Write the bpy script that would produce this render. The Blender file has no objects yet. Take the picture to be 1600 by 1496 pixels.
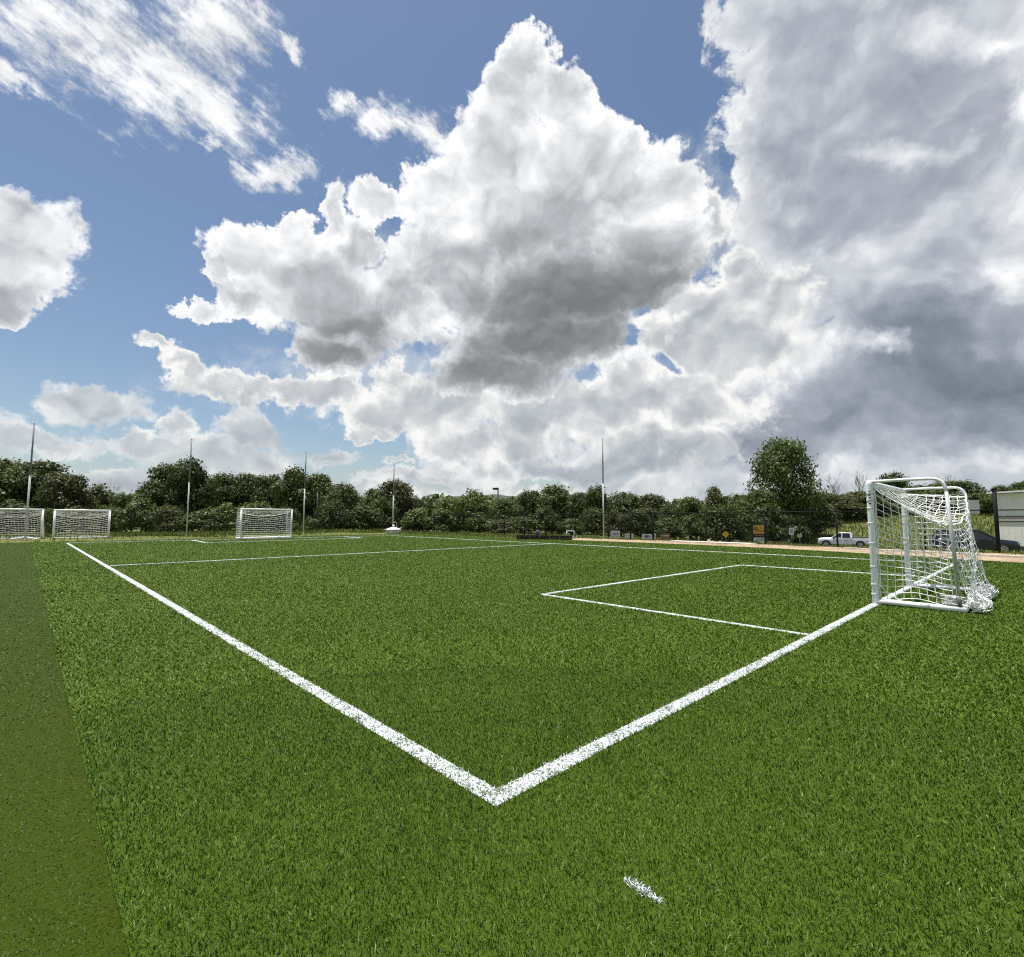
import bpy, bmesh, math, random
import numpy as np
from mathutils import Vector, Matrix, noise as mnoise

SC = bpy.context.scene
COL = SC.collection
# ------------------------------------------------------------------ camera
# world frame: origin on the near corner of the pitch, X along the goal line,
# Y along the left touchline, Z up, metres
CAM_M = np.array([[0.72072211, -0.05814855, 0.690781],
                  [-0.69321953, -0.05684138, 0.71848155],
                  [0.00251372, 0.99668842, 0.08127655]])
CAM_P = np.array([-1.82486599, -2.01032957, 1.42])
cam_data = bpy.data.cameras.new('camera')
cam_data.sensor_width = 36.0
cam_data.lens = 36.0 * 790.0 / 1600.0
cam_data.clip_start = 0.05
cam_data.clip_end = 20000
cam = bpy.data.objects.new('camera', cam_data)
COL.objects.link(cam)
R_, U_, F_ = CAM_M[:, 0], CAM_M[:, 1], CAM_M[:, 2]
cam.matrix_world = Matrix(((R_[0], U_[0], -F_[0], CAM_P[0]), (R_[1], U_[1], -F_[1], CAM_P[1]),
                           (R_[2], U_[2], -F_[2], CAM_P[2]), (0, 0, 0, 1)))
SC.camera = cam

# ------------------------------------------------------------------ exposure
SC.view_settings.view_transform = 'Standard'
SC.view_settings.look = 'None'
SC.view_settings.gamma = 1.0
SC.view_settings.use_curve_mapping = False
SC.view_settings.exposure = 0.42
SC.cycles.max_bounces = 6
SC.cycles.transparent_max_bounces = 16
SC.cycles.use_denoising = False
SC.cycles.pixel_filter_type = 'BLACKMAN_HARRIS'
SC.cycles.filter_width = 1.15

# ------------------------------------------------------------------ sun
SUN_DIR = Vector((-0.06, 0.205, 1.0)).normalized()
sun_data = bpy.data.lights.new('sun', 'SUN')
sun_data.energy = 5.0
sun_data.angle = math.radians(0.53)
sun_data.color = (1.0, 0.96, 0.9)
sun = bpy.data.objects.new('sun', sun_data)
sun.rotation_euler = SUN_DIR.to_track_quat('Z', 'Y').to_euler()
sun.location = (0, 0, 60)
COL.objects.link(sun)


def px_ray(px, py):
    return CAM_M @ np.array([(px - 800.0) / 790.0, (748.0 - py) / 790.0, 1.0])


# ------------------------------------------------------------------ node helper
class NT:
    def __init__(s, tree):
        s.t = tree
        s.n = tree.nodes
        s.l = tree.links

    def node(s, kind, **kw):
        n = s.n.new(kind)
        for k, v in kw.items():
            setattr(n, k, v)
        return n

    def put(s, sock, v):
        if isinstance(v, bpy.types.NodeSocket):
            s.l.new(v, sock)
        elif v is not None:
            sock.default_value = v

    def m(s, op, a, b=None, c=None, clamp=False):
        n = s.n.new('ShaderNodeMath')
        n.operation = op
        n.use_clamp = clamp
        for i, v in enumerate((a, b, c)):
            if v is not None:
                s.put(n.inputs[i], v)
        return n.outputs[0]

    def v(s, op, a, b=None, c=None, scale=None):
        n = s.n.new('ShaderNodeVectorMath')
        n.operation = op
        for i, x in enumerate((a, b, c)):
            if x is not None:
                s.put(n.inputs[i], x)
        if scale is not None:
            s.put(n.inputs['Scale'], scale)
        return n.outputs['Value'] if op in ('DOT_PRODUCT', 'LENGTH', 'DISTANCE') else n.outputs[0]

    def noise(s, vec, scale, detail=4, rough=0.55, lac=2.0, dist=0.0, color=False, dim='3D', w=None):
        n = s.n.new('ShaderNodeTexNoise')
        n.noise_dimensions = dim
        s.put(n.inputs['Vector'], vec)
        if w is not None:
            s.put(n.inputs['W'], w)
        n.inputs['Scale'].default_value = scale
        n.inputs['Detail'].default_value = detail
        n.inputs['Roughness'].default_value = rough
        n.inputs['Lacunarity'].default_value = lac
        n.inputs['Distortion'].default_value = dist
        return n.outputs['Color'] if color else n.outputs[0]

    def voro(s, vec, scale, detail=0, rough=0.5, lac=2.0, feature='SMOOTH_F1', smooth=0.6, out='Distance', rand=1.0):
        n = s.n.new('ShaderNodeTexVoronoi')
        n.feature = feature
        s.put(n.inputs['Vector'], vec)
        n.inputs['Scale'].default_value = scale
        n.inputs['Detail'].default_value = detail
        n.inputs['Roughness'].default_value = rough
        n.inputs['Lacunarity'].default_value = lac
        if feature == 'SMOOTH_F1':
            n.inputs['Smoothness'].default_value = smooth
        n.inputs['Randomness'].default_value = rand
        return n.outputs[out]

    def rng(s, x, a, b, c=0.0, d=1.0, kind='SMOOTHSTEP'):
        n = s.n.new('ShaderNodeMapRange')
        n.interpolation_type = kind
        n.clamp = True
        s.put(n.inputs[0], x)
        for i, v in enumerate((a, b, c, d)):
            s.put(n.inputs[1 + i], v)
        return n.outputs[0]

    def mix(s, f, a, b, kind='MIX'):
        n = s.n.new('ShaderNodeMix')
        n.data_type = 'RGBA'
        n.blend_type = kind
        s.put(n.inputs[0], f)
        for i, v in ((6, a), (7, b)):
            if isinstance(v, tuple) and len(v) == 3:
                v = (*v, 1.0)
            s.put(n.inputs[i], v)
        return n.outputs[2]

    def lerp(s, f, a, b):
        n = s.n.new('ShaderNodeMix')
        n.data_type = 'FLOAT'
        s.put(n.inputs[0], f)
        s.put(n.inputs[2], a)
        s.put(n.inputs[3], b)
        return n.outputs[0]

    def ramp(s, f, stops, interp='LINEAR'):
        n = s.n.new('ShaderNodeValToRGB')
        s.put(n.inputs[0], f)
        e = n.color_ramp.elements
        n.color_ramp.interpolation = interp
        while len(e) > 1:
            e.remove(e[-1])
        e[0].position, e[0].color = stops[0][0], (*stops[0][1], 1)
        for p, c in stops[1:]:
            x = e.new(p)
            x.color = (*c, 1)
        return n.outputs[0]

    def mapping(s, vec, loc, rot, scale, kind='TEXTURE'):
        n = s.n.new('ShaderNodeMapping')
        n.vector_type = kind
        s.put(n.inputs['Vector'], vec)
        n.inputs['Location'].default_value = loc
        n.inputs['Rotation'].default_value = rot
        n.inputs['Scale'].default_value = scale
        return n.outputs[0]

    def sep(s, vec):
        n = s.n.new('ShaderNodeSeparateXYZ')
        s.put(n.inputs[0], vec)
        return n.outputs

    def comb(s, x, y, z=0.0):
        n = s.n.new('ShaderNodeCombineXYZ')
        for i, q in enumerate((x, y, z)):
            s.put(n.inputs[i], q)
        return n.outputs[0]
# ------------------------------------------------------------------ sky with clouds
HEAD = math.atan2(F_[0], F_[1])
SK_F = np.array([math.sin(HEAD), math.cos(HEAD), 0.0])
SK_R = np.array([math.cos(HEAD), -math.sin(HEAD), 0.0])


def sky_uv(d):
    """stereographic map of a direction about the pitch's diagonal (conformal)"""
    d = d / np.linalg.norm(d)
    k = 1580.0 / (1.0 + d @ SK_F)
    return np.array([d @ SK_R * k, d[2] * k])


def build_sky():
    w = bpy.data.worlds.new('World')
    SC.world = w
    w.use_nodes = True
    w.cycles.sampling_method = 'MANUAL'
    w.cycles.sample_map_resolution = 512
    T = NT(w.node_tree)
    T.n.clear()
    out = T.node('ShaderNodeOutputWorld')
    sky = T.node('ShaderNodeTexSky', sky_type='NISHITA')
    sky.sun_disc = False
    sky.sun_elevation = math.asin(SUN_DIR.z)
    sky.sun_rotation = math.atan2(SUN_DIR.x, SUN_DIR.y)
    sky.air_density = 1.1
    sky.dust_density = 0.6
    sky.ozone_density = 1.6
    D = T.node('ShaderNodeTexCoord').outputs['Generated']
    D = T.v('NORMALIZE', D)
    dz = T.sep(D)[2]
    df = T.v('DOT_PRODUCT', D, tuple(SK_F))
    k = T.m('DIVIDE', 1580.0, T.m('MAXIMUM', T.m('ADD', df, 1.0), 0.02))
    P0 = T.comb(T.m('MULTIPLY', T.v('DOT_PRODUCT', D, tuple(SK_R)), k), T.m('MULTIPLY', dz, k), 1.0)
    Q = T.v('SCALE', P0, scale=1 / 790.0)

    # the billows: warped fractal cells
    def cnoise(sc, det, rough, lac, off):
        n = T.noise(T.v('ADD', Q, off), sc, det, rough, lac, color=True, dim='2D')
        return T.v('SUBTRACT', n, (0.5, 0.5, 0.5))
    n1 = cnoise(4.5, 3, 0.5, 2.1, (3.1, 1.7, 0))
    n2 = cnoise(24.0, 3, 0.6, 2.2, (9.3, 4.1, 0))
    P = T.v('ADD', T.v('MULTIPLY_ADD', n1, (66, 60, 0), P0), T.v('MULTIPLY', n2, (34, 34, 0)))
    n3 = cnoise(75.0, 2, 0.6, 2.3, (5.7, 2.2, 0))
    P = T.v('MULTIPLY_ADD', n3, (13, 13, 0), P)
    Ps = T.v('MULTIPLY_ADD', n1, (90, 60, 0), P0)                 # calmer copy for the broad shades
    DW = T.v('MULTIPLY_ADD', n2, (0.02, 0.02, 0), T.v('MULTIPLY_ADD', n1, (0.09, 0.09, 0), Q))
    UPV = (-0.25, 1.0, 0.0)

    def billow(vec, sc):
        d1 = T.voro(vec, sc, 0.0, 0.5, 2.3, 'F1')
        d2 = T.voro(vec, sc * 2.9, 0.0, 0.5, 2.5, 'F1')
        d = T.m('MULTIPLY_ADD', T.m('MULTIPLY', d1, d1), 0.95, T.m('MULTIPLY', T.m('MULTIPLY', d2, d2), 0.42))
        return T.m('SUBTRACT', 1.0, d)

    def shift(vec, q):
        return T.v('ADD', vec, tuple(q * x for x in UPV))
    b0 = billow(DW, 9.0)
    b1 = billow(shift(DW, 0.022), 9.0)
    emb = T.m('MULTIPLY', T.m('SUBTRACT', b0, b1), 0.55)                   # lit from above
    fine = T.noise(DW, 30.0, 4, 0.6, 2.1, dim='2D')
    fine1 = T.noise(shift(DW, 0.010), 30.0, 3, 0.6, 2.1, dim='2D')
    emb2 = T.m('MULTIPLY', T.m('SUBTRACT', fine, fine1), 0.55)
    soft = T.noise(DW, 6.0, 3, 0.5, 2.0, dim='2D')
    midn = T.noise(DW, 11.0, 2, 0.5, 2.2, dim='2D')
    mid1 = T.noise(shift(DW, 0.035), 11.0, 2, 0.5, 2.2, dim='2D')
    emb3 = T.m('SUBTRACT', midn, mid1)

    def ell(vec, e):
        """squared distance from the middle of an ellipse, 1 on its rim"""
        px, py, rx, ry, rot = e[:5]
        a = math.radians(rot)
        c = sky_uv(px_ray(px, py))
        ux = (sky_uv(px_ray(px + 4 * math.cos(a), py + 4 * math.sin(a))) - c) * rx / 4
        uy = (sky_uv(px_ray(px - 4 * math.sin(a), py + 4 * math.cos(a))) - c) * ry / 4
        Us, S, _ = np.linalg.svd(np.stack([ux, uy], 1))
        r = (Us / S).T
        o = -r @ c
        if abs(r[0, 1]) + abs(r[1, 0]) < 0.12 * (abs(r[0, 0]) + abs(r[1, 1])):
            q = T.v('MULTIPLY_ADD', vec, (r[0, 0], r[1, 1], 0), (-r[0, 0] * c[0], -r[1, 1] * c[1], 0))
        elif abs(r[0, 0]) + abs(r[1, 1]) < 0.12 * (abs(r[0, 1]) + abs(r[1, 0])):
            q = T.v('MULTIPLY_ADD', vec, (r[1, 0], r[0, 1], 0), (-r[1, 0] * c[0], -r[0, 1] * c[1], 0))
        else:
            x = T.v('DOT_PRODUCT', vec, (r[0, 0], r[0, 1], o[0]))
            y = T.v('DOT_PRODUCT', vec, (r[1, 0], r[1, 1], o[1]))
            return T.m('MULTIPLY_ADD', x, x, T.m('MULTIPLY', y, y))
        return T.v('DOT_PRODUCT', q, q)

    def field(vec, es, k=0.16):
        """signed field of a union of ellipses: 1 in the middle, 0 on the rim"""
        acc = None
        for e in es:
            ln = ell(vec, e)
            acc = ln if acc is None else T.m('SMOOTH_MIN', acc, ln, k)
        return T.m('SUBTRACT', 1.0, T.m('SQRT', T.m('MAXIMUM', acc, 0.0)))

    def soft_sum(vec, es):
        """broad shades: sum of bells with weights"""
        acc = 0.0
        for e in es:
            g = T.m('MAXIMUM', T.m('SUBTRACT', 1.0, ell(vec, e)), 0.0)
            g = T.m('MULTIPLY', g, g)
            acc = T.m('MULTIPLY_ADD', g, e[5], acc)
        return acc

    # ---- far sheet on the right
    sheet = [(1420, 190, 330, 270, 0), (1270, 90, 160, 170, 0), (1215, 230, 110, 190, 0), (1270, 340, 160, 130, 20),
             (1460, 450, 330, 200, 0), (1520, 640, 460, 150, 0), (1290, 630, 300, 110, 0), (1130, 705, 330, 60, 0),
             (1800, 250, 300, 500, 0), (1560, 0, 330, 90, 0), (1250, 830, 420, 130, 0), (1600, 850, 500, 200, 0)]
    low = [(238, 532, 34, 20, 38), (285, 572, 58, 24, 28), (352, 602, 76, 20, 8), (440, 612, 92, 24, 0),
           (530, 612, 70, 26, 0), (617, 592, 38, 30, 0), (600, 640, 80, 40, 10), (700, 630, 120, 70, 0),
           (760, 690, 130, 42, 0), (860, 650, 130, 70, 0), (990, 600, 80, 50, 25), (1085, 640, 110, 75, 0),
           (1150, 540, 110, 70, 0), (1130, 425, 52, 36, 0), (1165, 470, 120, 60, 0), (1010, 540, 60, 26, 25),
           (1040, 690, 150, 50, 0), (880, 730, 200, 34, 0), (590, 676, 40, 14, 10), (850, 830, 300, 100, 0), (1090, 490, 120, 60, 30), (960, 560, 120, 40, 25), (1010, 505, 80, 40, 20), (1055, 540, 90, 44, 20), (930, 640, 100, 50, 0), (1060, 610, 100, 50, 0), (1100, 345, 46, 70, 10)]
    lowleft = [(155, 632, 96, 36, 8), (60, 690, 100, 24, 0), (230, 690, 130, 26, 0), (280, 660, 36, 22, 0),
               (395, 672, 58, 38, 0), (345, 715, 150, 40, 0), (120, 745, 200, 24, 0), (530, 714, 42, 15, -8), (628, 719, 22, 8, 0),
               (-150, 680, 200, 60, 0), (700, 745, 160, 16, 0)]
    main = [(822, 92, 44, 54, 0), (800, 165, 78, 80, 0), (875, 165, 68, 64, 0), (765, 235, 92, 76, 0),
            (885, 245, 116, 84, 0), (985, 235, 42, 44, 0), (965, 290, 108, 76, 0), (1045, 300, 62, 56, 0),
            (680, 285, 100, 56, -20), (585, 312, 56, 38, 10), (850, 345, 230, 110, 0), (1005, 380, 110, 84, 0),
            (715, 410, 130, 104, 0), (860, 455, 210, 90, 0), (855, 535, 190, 56, -4), (1000, 440, 84, 56, -10), (770, 590, 120, 40, 0), (990, 325, 80, 60, 0)]
    left = [(452, 368, 36, 40, 0), (396, 405, 66, 56, 0), (352, 425, 30, 34, 0), (480, 445, 124, 80, 0), (555, 395, 52, 54, 20),
            (512, 340, 26, 52, -14), (545, 490, 112, 82, 0), (522, 552, 84, 36, 0), (645, 470, 100, 84, 0),
            (300, 484, 56, 20, 8), (372, 472, 60, 34, 0)]
    wisp = [(130, 60, 215, 100, 22), (260, 118, 185, 98, 24), (335, 160, 96, 66, 35), (330, 60, 110, 70, 30), (40, 15, 130, 66, 10), (15, 118, 70, 20, 32),
            (380, 62, 66, 60, 40), (452, 78, 26, 18, 30), (432, 258, 58, 36, -12), (340, 222, 24, 20, 20), (400, 262, 40, 24, 20),
            (528, 172, 30, 26, 30), (600, 192, 62, 36, 15), (665, 205, 50, 40, 20)]
    leftc = [(28, 385, 108, 78, 25), (0, 330, 70, 44, 20), (50, 455, 86, 34, -14), (15, 485, 54, 18, -10), (-120, 400, 160, 110, 0)]

    # everywhere out of the frame: broken cumulus of the same kind
    gen = T.noise(Q, 2.6, 5, 0.58, 2.1, dim='2D')
    gen = T.m('SUBTRACT', T.m('MULTIPLY', gen, 5.0), 2.2)
    far_mask = T.rng(T.v('LENGTH', T.v('MULTIPLY', P0, (0.9, 0.9, 0))), 900, 1250)
    gen = T.m('ADD', gen, T.m('MULTIPLY', T.m('SUBTRACT', far_mask, 1.0), 6.0))

    skycol = sky.outputs[0]
    bg_sky = T.node('ShaderNodeBackground')
    T.put(bg_sky.inputs[0], skycol)
    bg_sky.inputs[1].default_value = 0.077
    shader = bg_sky.outputs[0]

    def layer(under, F, amp, edge, shade, stops, opac=1.0, wispy=None):
        d = T.m('ADD', F, T.m('MULTIPLY', T.m('SUBTRACT', b0, 0.62), amp[0]))
        d = T.m('ADD', d, T.m('MULTIPLY', T.m('SUBTRACT', fine, 0.5), amp[1]))
        a = T.rng(d, edge[0], edge[1], 0.0, opac)
        if wispy is not None:
            a = T.m('MULTIPLY', a, wispy)
        c = T.ramp(shade(d), stops)
        bg = T.node('ShaderNodeBackground')
        T.put(bg.inputs[0], c)
        bg.inputs[1].default_value = 0.80
        mx = T.node('ShaderNodeMixShader')
        T.put(mx.inputs[0], a)
        T.l.new(under, mx.inputs[1])
        T.l.new(bg.outputs[0], mx.inputs[2])
        return mx.outputs[0]

    GREY = [(0.0, (0.185, 0.192, 0.20)), (0.25, (0.285, 0.297, 0.31)), (0.5, (0.47, 0.49, 0.515)), (0.75, (0.72, 0.74, 0.76)), (1.0, (0.96, 0.965, 0.97))]
    LAV = [(0.0, (0.15, 0.175, 0.215)), (0.25, (0.245, 0.28, 0.335)), (0.5, (0.40, 0.435, 0.50)), (0.75, (0.63, 0.66, 0.70)), (1.0, (0.94, 0.945, 0.95))]
    LOWC = [(0.0, (0.26, 0.30, 0.35)), (0.35, (0.43, 0.465, 0.505)), (0.65, (0.62, 0.645, 0.66)), (1.0, (0.90, 0.90, 0.88))]

    def tone(d, base, core, shade=None, e1=0.5, e2=0.4, e3=0.8, sf=0.3, near=(0.1, 0.8, 1.0, 0.5)):
        """brightness of a cloud: bright rim, greyer body, billows lit from above"""
        nr = T.rng(d, *near)
        rel = T.m('MULTIPLY_ADD', emb2, e2, T.m('MULTIPLY', emb, e1))
        x = T.m('MULTIPLY_ADD', T.rng(d, 0.0, 0.7), -core, base)
        if shade is not None:
            x = T.m('ADD', x, shade)
        x = T.m('MULTIPLY_ADD', rel, nr, x)
        lit = T.rng(x, 0.15, 0.75, 0.25, 1.0)
        x = T.m('MULTIPLY_ADD', T.m('MULTIPLY', emb3, lit), e3, x)
        sf = T.m('MULTIPLY', lit, sf)
        return T.m('MULTIPLY_ADD', T.m('SUBTRACT', soft, 0.5), sf, x, clamp=True)

    # pale stratus along the horizon, all the way round
    hz = T.m('MULTIPLY_ADD', T.m('SUBTRACT', T.noise(T.v('MULTIPLY', Q, (1.0, 3.2, 0)), 5.0, 5, 0.55, 2.1, dim='2D'), 0.5), 0.5, T.rng(dz, 0.0, 0.15, 0.75, -0.1, 'LINEAR'))
    shader = layer(shader, hz, (0.0, 0.0), (0.1, 1.0), lambda d: T.m('MULTIPLY_ADD', emb3, 0.5, T.m('MULTIPLY_ADD', T.m('SUBTRACT', soft, 0.5), 0.4, 0.36), clamp=True), LOWC, 0.95)
    # left-hand low clouds, hazy
    F0 = field(P, lowleft)
    shader = layer(shader, F0, (0.6, 0.6), (-0.10, 0.35), lambda d: tone(d, 0.86, 0.36, None, 0.6, 0.6, 1.1, 0.5), LOWC, 0.9)
    # sheet
    F1 = field(P, sheet)
    dk = soft_sum(P, [(1440, 530, 230, 90, 0, -0.34), (1510, 590, 260, 66, 0, -0.32), (1350, 645, 280, 54, 0, -0.22), (1580, 650, 240, 80, 0, -0.2),
                       (1160, 700, 260, 50, 0, -0.14), (1100, 745, 500, 36, 0, 0.10), (1610, 150, 80, 120, 20, 0.5), (1590, 300, 110, 90, 0, 0.16), (1385, 248, 90, 34, 0, 0.22), (1480, 235, 40, 20, -20, 0.2),
                       (1385, 541, 54, 28, 0, 0.50), (1570, 15, 200, 80, -20, 0.34), (1330, 430, 200, 100, 0, 0.16), (1490, 380, 200, 100, 30, 0.12), (1500, 725, 380, 34, 0, 0.16),
                       (1220, 560, 150, 100, 0, 0.20), (1590, 430, 70, 50, 0, 0.24), (1240, 60, 160, 120, 0, 0.05), (1380, 300, 160, 120, 0, -0.06)])
    shader = layer(shader, F1, (0.35, 0.45), (0.0, 0.16), lambda d: tone(d, 0.86, 0.38, dk, 0.60, 0.30, 0.42, 0.22, (0.0, 0.4, 1.6, 0.8)), LAV)
    FV = field(P, [(850, 470, 430, 190, 0), (1120, 360, 130, 160, 0), (700, 600, 420, 90, 0)])
    shader = layer(shader, FV, (0.5, 0.7), (0.0, 0.9), lambda d: T.m('MULTIPLY_ADD', emb3, 0.5, T.m('MULTIPLY_ADD', emb, 0.3, 0.74), clamp=True), GREY, 0.62)
    # low bright bank
    F2 = field(P, low)
    F2 = T.m('SUBTRACT', F2, soft_sum(Ps, [(950, 532, 26, 14, 20, 0.55), (1050, 564, 56, 14, 25, 0.6), (640, 578, 20, 16, 0, 0.5)]))
    dk2 = soft_sum(Ps, [(1090, 700, 360, 60, 0, -0.30), (760, 690, 160, 50, 0, -0.05), (880, 740, 400, 50, 0, -0.16), (1040, 650, 80, 60, 0, 0.16), (420, 630, 200, 34, 0, -0.16)])
    shader = layer(shader, F2, (0.7, 0.65), (-0.10, 0.24), lambda d: tone(d, 0.98, 0.44, dk2, 1.4, 1.0, 0.9, 0.36), LOWC)
    # left cumulus
    F3 = field(P, left)
    F3 = T.m('SUBTRACT', F3, soft_sum(P, [(604, 360, 18, 40, 20, 0.7)]))
    dk3 = soft_sum(Ps, [(545, 555, 200, 95, 0, -0.45), (560, 500, 200, 120, 0, -0.16), (470, 440, 130, 80, 0, -0.12), (640, 480, 120, 120, 0, -0.06), (400, 370, 110, 70, 0, 0.12)])
    shader = layer(shader, F3, (0.48, 0.55), (-0.02, 0.19), lambda d: tone(d, 1.02, 0.32, dk3, 1.15, 0.8, 0.45, 0.16, (0.0, 0.7, 1.2, 0.5)), GREY)
    # great tower
    F4 = field(P, main)
    F4 = T.m('SUBTRACT', F4, soft_sum(P, [(598, 366, 20, 40, 20, 0.7)]))
    dk4 = soft_sum(Ps, [(855, 490, 400, 200, -4, -0.42), (865, 510, 340, 140, -4, -0.22), (1000, 430, 170, 90, -10, -0.20), (760, 595, 200, 80, 0, -0.26),
                        (820, 330, 220, 140, 0, -0.08), (715, 365, 44, 32, 20, 0.34), (1000, 310, 140, 90, 0, 0.10), (700, 300, 150, 80, 0, 0.10), (690, 470, 80, 120, 0, 0.14)])
    shader = layer(shader, F4, (0.48, 0.55), (-0.02, 0.19), lambda d: tone(d, 1.02, 0.34, dk4, 1.15, 0.8, 0.5, 0.16, (0.0, 0.7, 1.2, 0.5)), GREY)
    # wisps on the left
    F5 = field(P, wisp)
    streak = T.noise(T.comb(T.v('DOT_PRODUCT', Q, (5.0, -3.2, 0)), T.v('DOT_PRODUCT', Q, (9, 14, 0))), 1.6, 5, 0.66, 2.2, dim='2D')
    F5 = T.m('ADD', F5, T.m('MULTIPLY', T.m('SUBTRACT', streak, 0.5), 1.7))
    shader = layer(shader, F5, (0.3, 1.0), (-0.12, 0.85), lambda d: T.m('MULTIPLY_ADD', T.m('SUBTRACT', streak, 0.5), 0.8, T.m('MULTIPLY_ADD', emb2, 0.5, T.m('MULTIPLY_ADD', emb3, 0.6, 0.84)), clamp=True), GREY, 0.97)
    F6 = field(P, leftc)
    dk6 = soft_sum(Ps, [(20, 400, 150, 70, 20, -0.24), (20, 460, 150, 50, 0, -0.12)])
    shader = layer(shader, F6, (0.4, 0.7), (-0.05, 0.3), lambda d: tone(d, 0.95, 0.2, dk6, 0.6, 0.6, 1.0, 0.3), GREY, 0.97)
    shader = layer(shader, gen, (0.5, 0.3), (0.0, 0.5), lambda d: tone(d, 0.95, 0.45), GREY)
    # the air towards the horizon pales everything behind it
    veil = T.m('POWER', T.rng(dz, -0.02, 0.17, 1.0, 0.0, 'LINEAR'), 1.6)
    bgv = T.node('ShaderNodeBackground')
    bgv.inputs[0].default_value = (0.43, 0.49, 0.53, 1)
    bgv.inputs[1].default_value = 0.8
    mv = T.node('ShaderNodeMixShader')
    T.put(mv.inputs[0], T.m('MULTIPLY', veil, 0.62))
    T.l.new(shader, mv.inputs[1])
    T.l.new(bgv.outputs[0], mv.inputs[2])
    T.l.new(mv.outputs[0], out.inputs[0])


build_sky()
# ------------------------------------------------------------------ mesh helpers
rng = random.Random(11)
nrng = np.random.default_rng(7)


class MB:
    """collects shapes, then links them as one mesh object"""

    def __init__(s):
        s.v, s.f, s.mi = [], [], []
        s.cur = 0

    def poly(s, pts, flip=False):
        b = len(s.v)
        s.v += [tuple(p) for p in pts]
        idx = list(range(b, b + len(pts)))
        s.f.append(idx[::-1] if flip else idx)
        s.mi.append(s.cur)

    def box(s, lo, hi, M=None):
        x0, y0, z0 = lo
        x1, y1, z1 = hi
        P = [Vector(p) for p in ((x0, y0, z0), (x1, y0, z0), (x1, y1, z0), (x0, y1, z0), (x0, y0, z1), (x1, y0, z1), (x1, y1, z1), (x0, y1, z1))]
        if M is not None:
            P = [M @ p for p in P]
        b = len(s.v)
        s.v += [tuple(p) for p in P]
        for q in ((0, 3, 2, 1), (4, 5, 6, 7), (0, 1, 5, 4), (1, 2, 6, 5), (2, 3, 7, 6), (3, 0, 4, 7)):
            s.f.append([b + i for i in q])
            s.mi.append(s.cur)

    def tube(s, pts, r, n=8, cap=True):
        pts = [Vector(p) for p in pts]
        m = len(pts)
        rs = r if isinstance(r, (list, tuple)) else [r] * m
        b = len(s.v)
        up = None
        for i, p in enumerate(pts):
            t = (pts[min(i + 1, m - 1)] - pts[max(i - 1, 0)])
            if t.length < 1e-9:
                t = Vector((0, 0, 1))
            t.normalize()
            if up is None:
                a = Vector((0, 0, 1)) if abs(t.z) < 0.9 else Vector((1, 0, 0))
                up = (a - t * a.dot(t)).normalized()
            else:
                up = up - t * up.dot(t)
                up = up.normalized() if up.length > 1e-6 else t.orthogonal().normalized()
            sd = t.cross(up)
            for k in range(n):
                a = 2 * math.pi * k / n
                s.v.append(tuple(p + (up * math.cos(a) + sd * math.sin(a)) * rs[i]))
        for i in range(m - 1):
            for k in range(n):
                k2 = (k + 1) % n
                s.f.append([b + i * n + k, b + i * n + k2, b + (i + 1) * n + k2, b + (i + 1) * n + k])
                s.mi.append(s.cur)
        if cap:
            s.f.append([b + k for k in range(n)][::-1])
            s.f.append([b + (m - 1) * n + k for k in range(n)])
            s.mi += [s.cur, s.cur]

    def lathe(s, prof, n=20, at=(0, 0, 0), axis='Z'):
        b = len(s.v)
        for (r, z) in prof:
            for k in range(n):
                a = 2 * math.pi * k / n
                if axis == 'Z':
                    p = (at[0] + r * math.cos(a), at[1] + r * math.sin(a), at[2] + z)
                else:
                    p = (at[0] + r * math.cos(a), at[1] + z, at[2] + r * math.sin(a))
                s.v.append(p)
        for i in range(len(prof) - 1):
            for k in range(n):
                k2 = (k + 1) % n
                q = [b + i * n + k, b + i * n + k2, b + (i + 1) * n + k2, b + (i + 1) * n + k]
                s.f.append(q if axis == 'Z' else q[::-1])
                s.mi.append(s.cur)
        if prof[0][0] > 1e-6:
            s.f.append([b + k for k in range(n)][::-1]); s.mi.append(s.cur)
        if prof[-1][0] > 1e-6:
            s.f.append([b + (len(prof) - 1) * n + k for k in range(n)]); s.mi.append(s.cur)

    def loft(s, rings, close=True, caps=True):
        """rings: list of equal-length point loops"""
        b = len(s.v)
        n = len(rings[0])
        for r in rings:
            s.v += [tuple(p) for p in r]
        for i in range(len(rings) - 1):
            for k in range(n if close else n - 1):
                k2 = (k + 1) % n
                s.f.append([b + i * n + k, b + i * n + k2, b + (i + 1) * n + k2, b + (i + 1) * n + k])
                s.mi.append(s.cur)
        if caps:
            s.f.append([b + k for k in range(n)][::-1])
            s.f.append([b + (len(rings) - 1) * n + k for k in range(n)])
            s.mi += [s.cur, s.cur]

    def mesh(s, name, mats, smooth=False):
        me = bpy.data.meshes.new(name)
        me.from_pydata(s.v, [], s.f)
        for m in (mats if isinstance(mats, (list, tuple)) else [mats]):
            me.materials.append(m)
        if max(s.mi, default=0) > 0:
            me.polygons.foreach_set('material_index', s.mi)
        if smooth:
            me.polygons.foreach_set('use_smooth', [True] * len(me.polygons))
        me.update()
        return me

    def build(s, name, mats, parent=None, smooth=False, label=None):
        return link(name, s.mesh(name, mats, smooth), parent, label)


def link(name, me, parent=None, label=None):
    o = bpy.data.objects.new(name, me)
    COL.objects.link(o)
    if parent is not None:
        o.parent = parent
    if label:
        o['label'] = label
    return o


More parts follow.
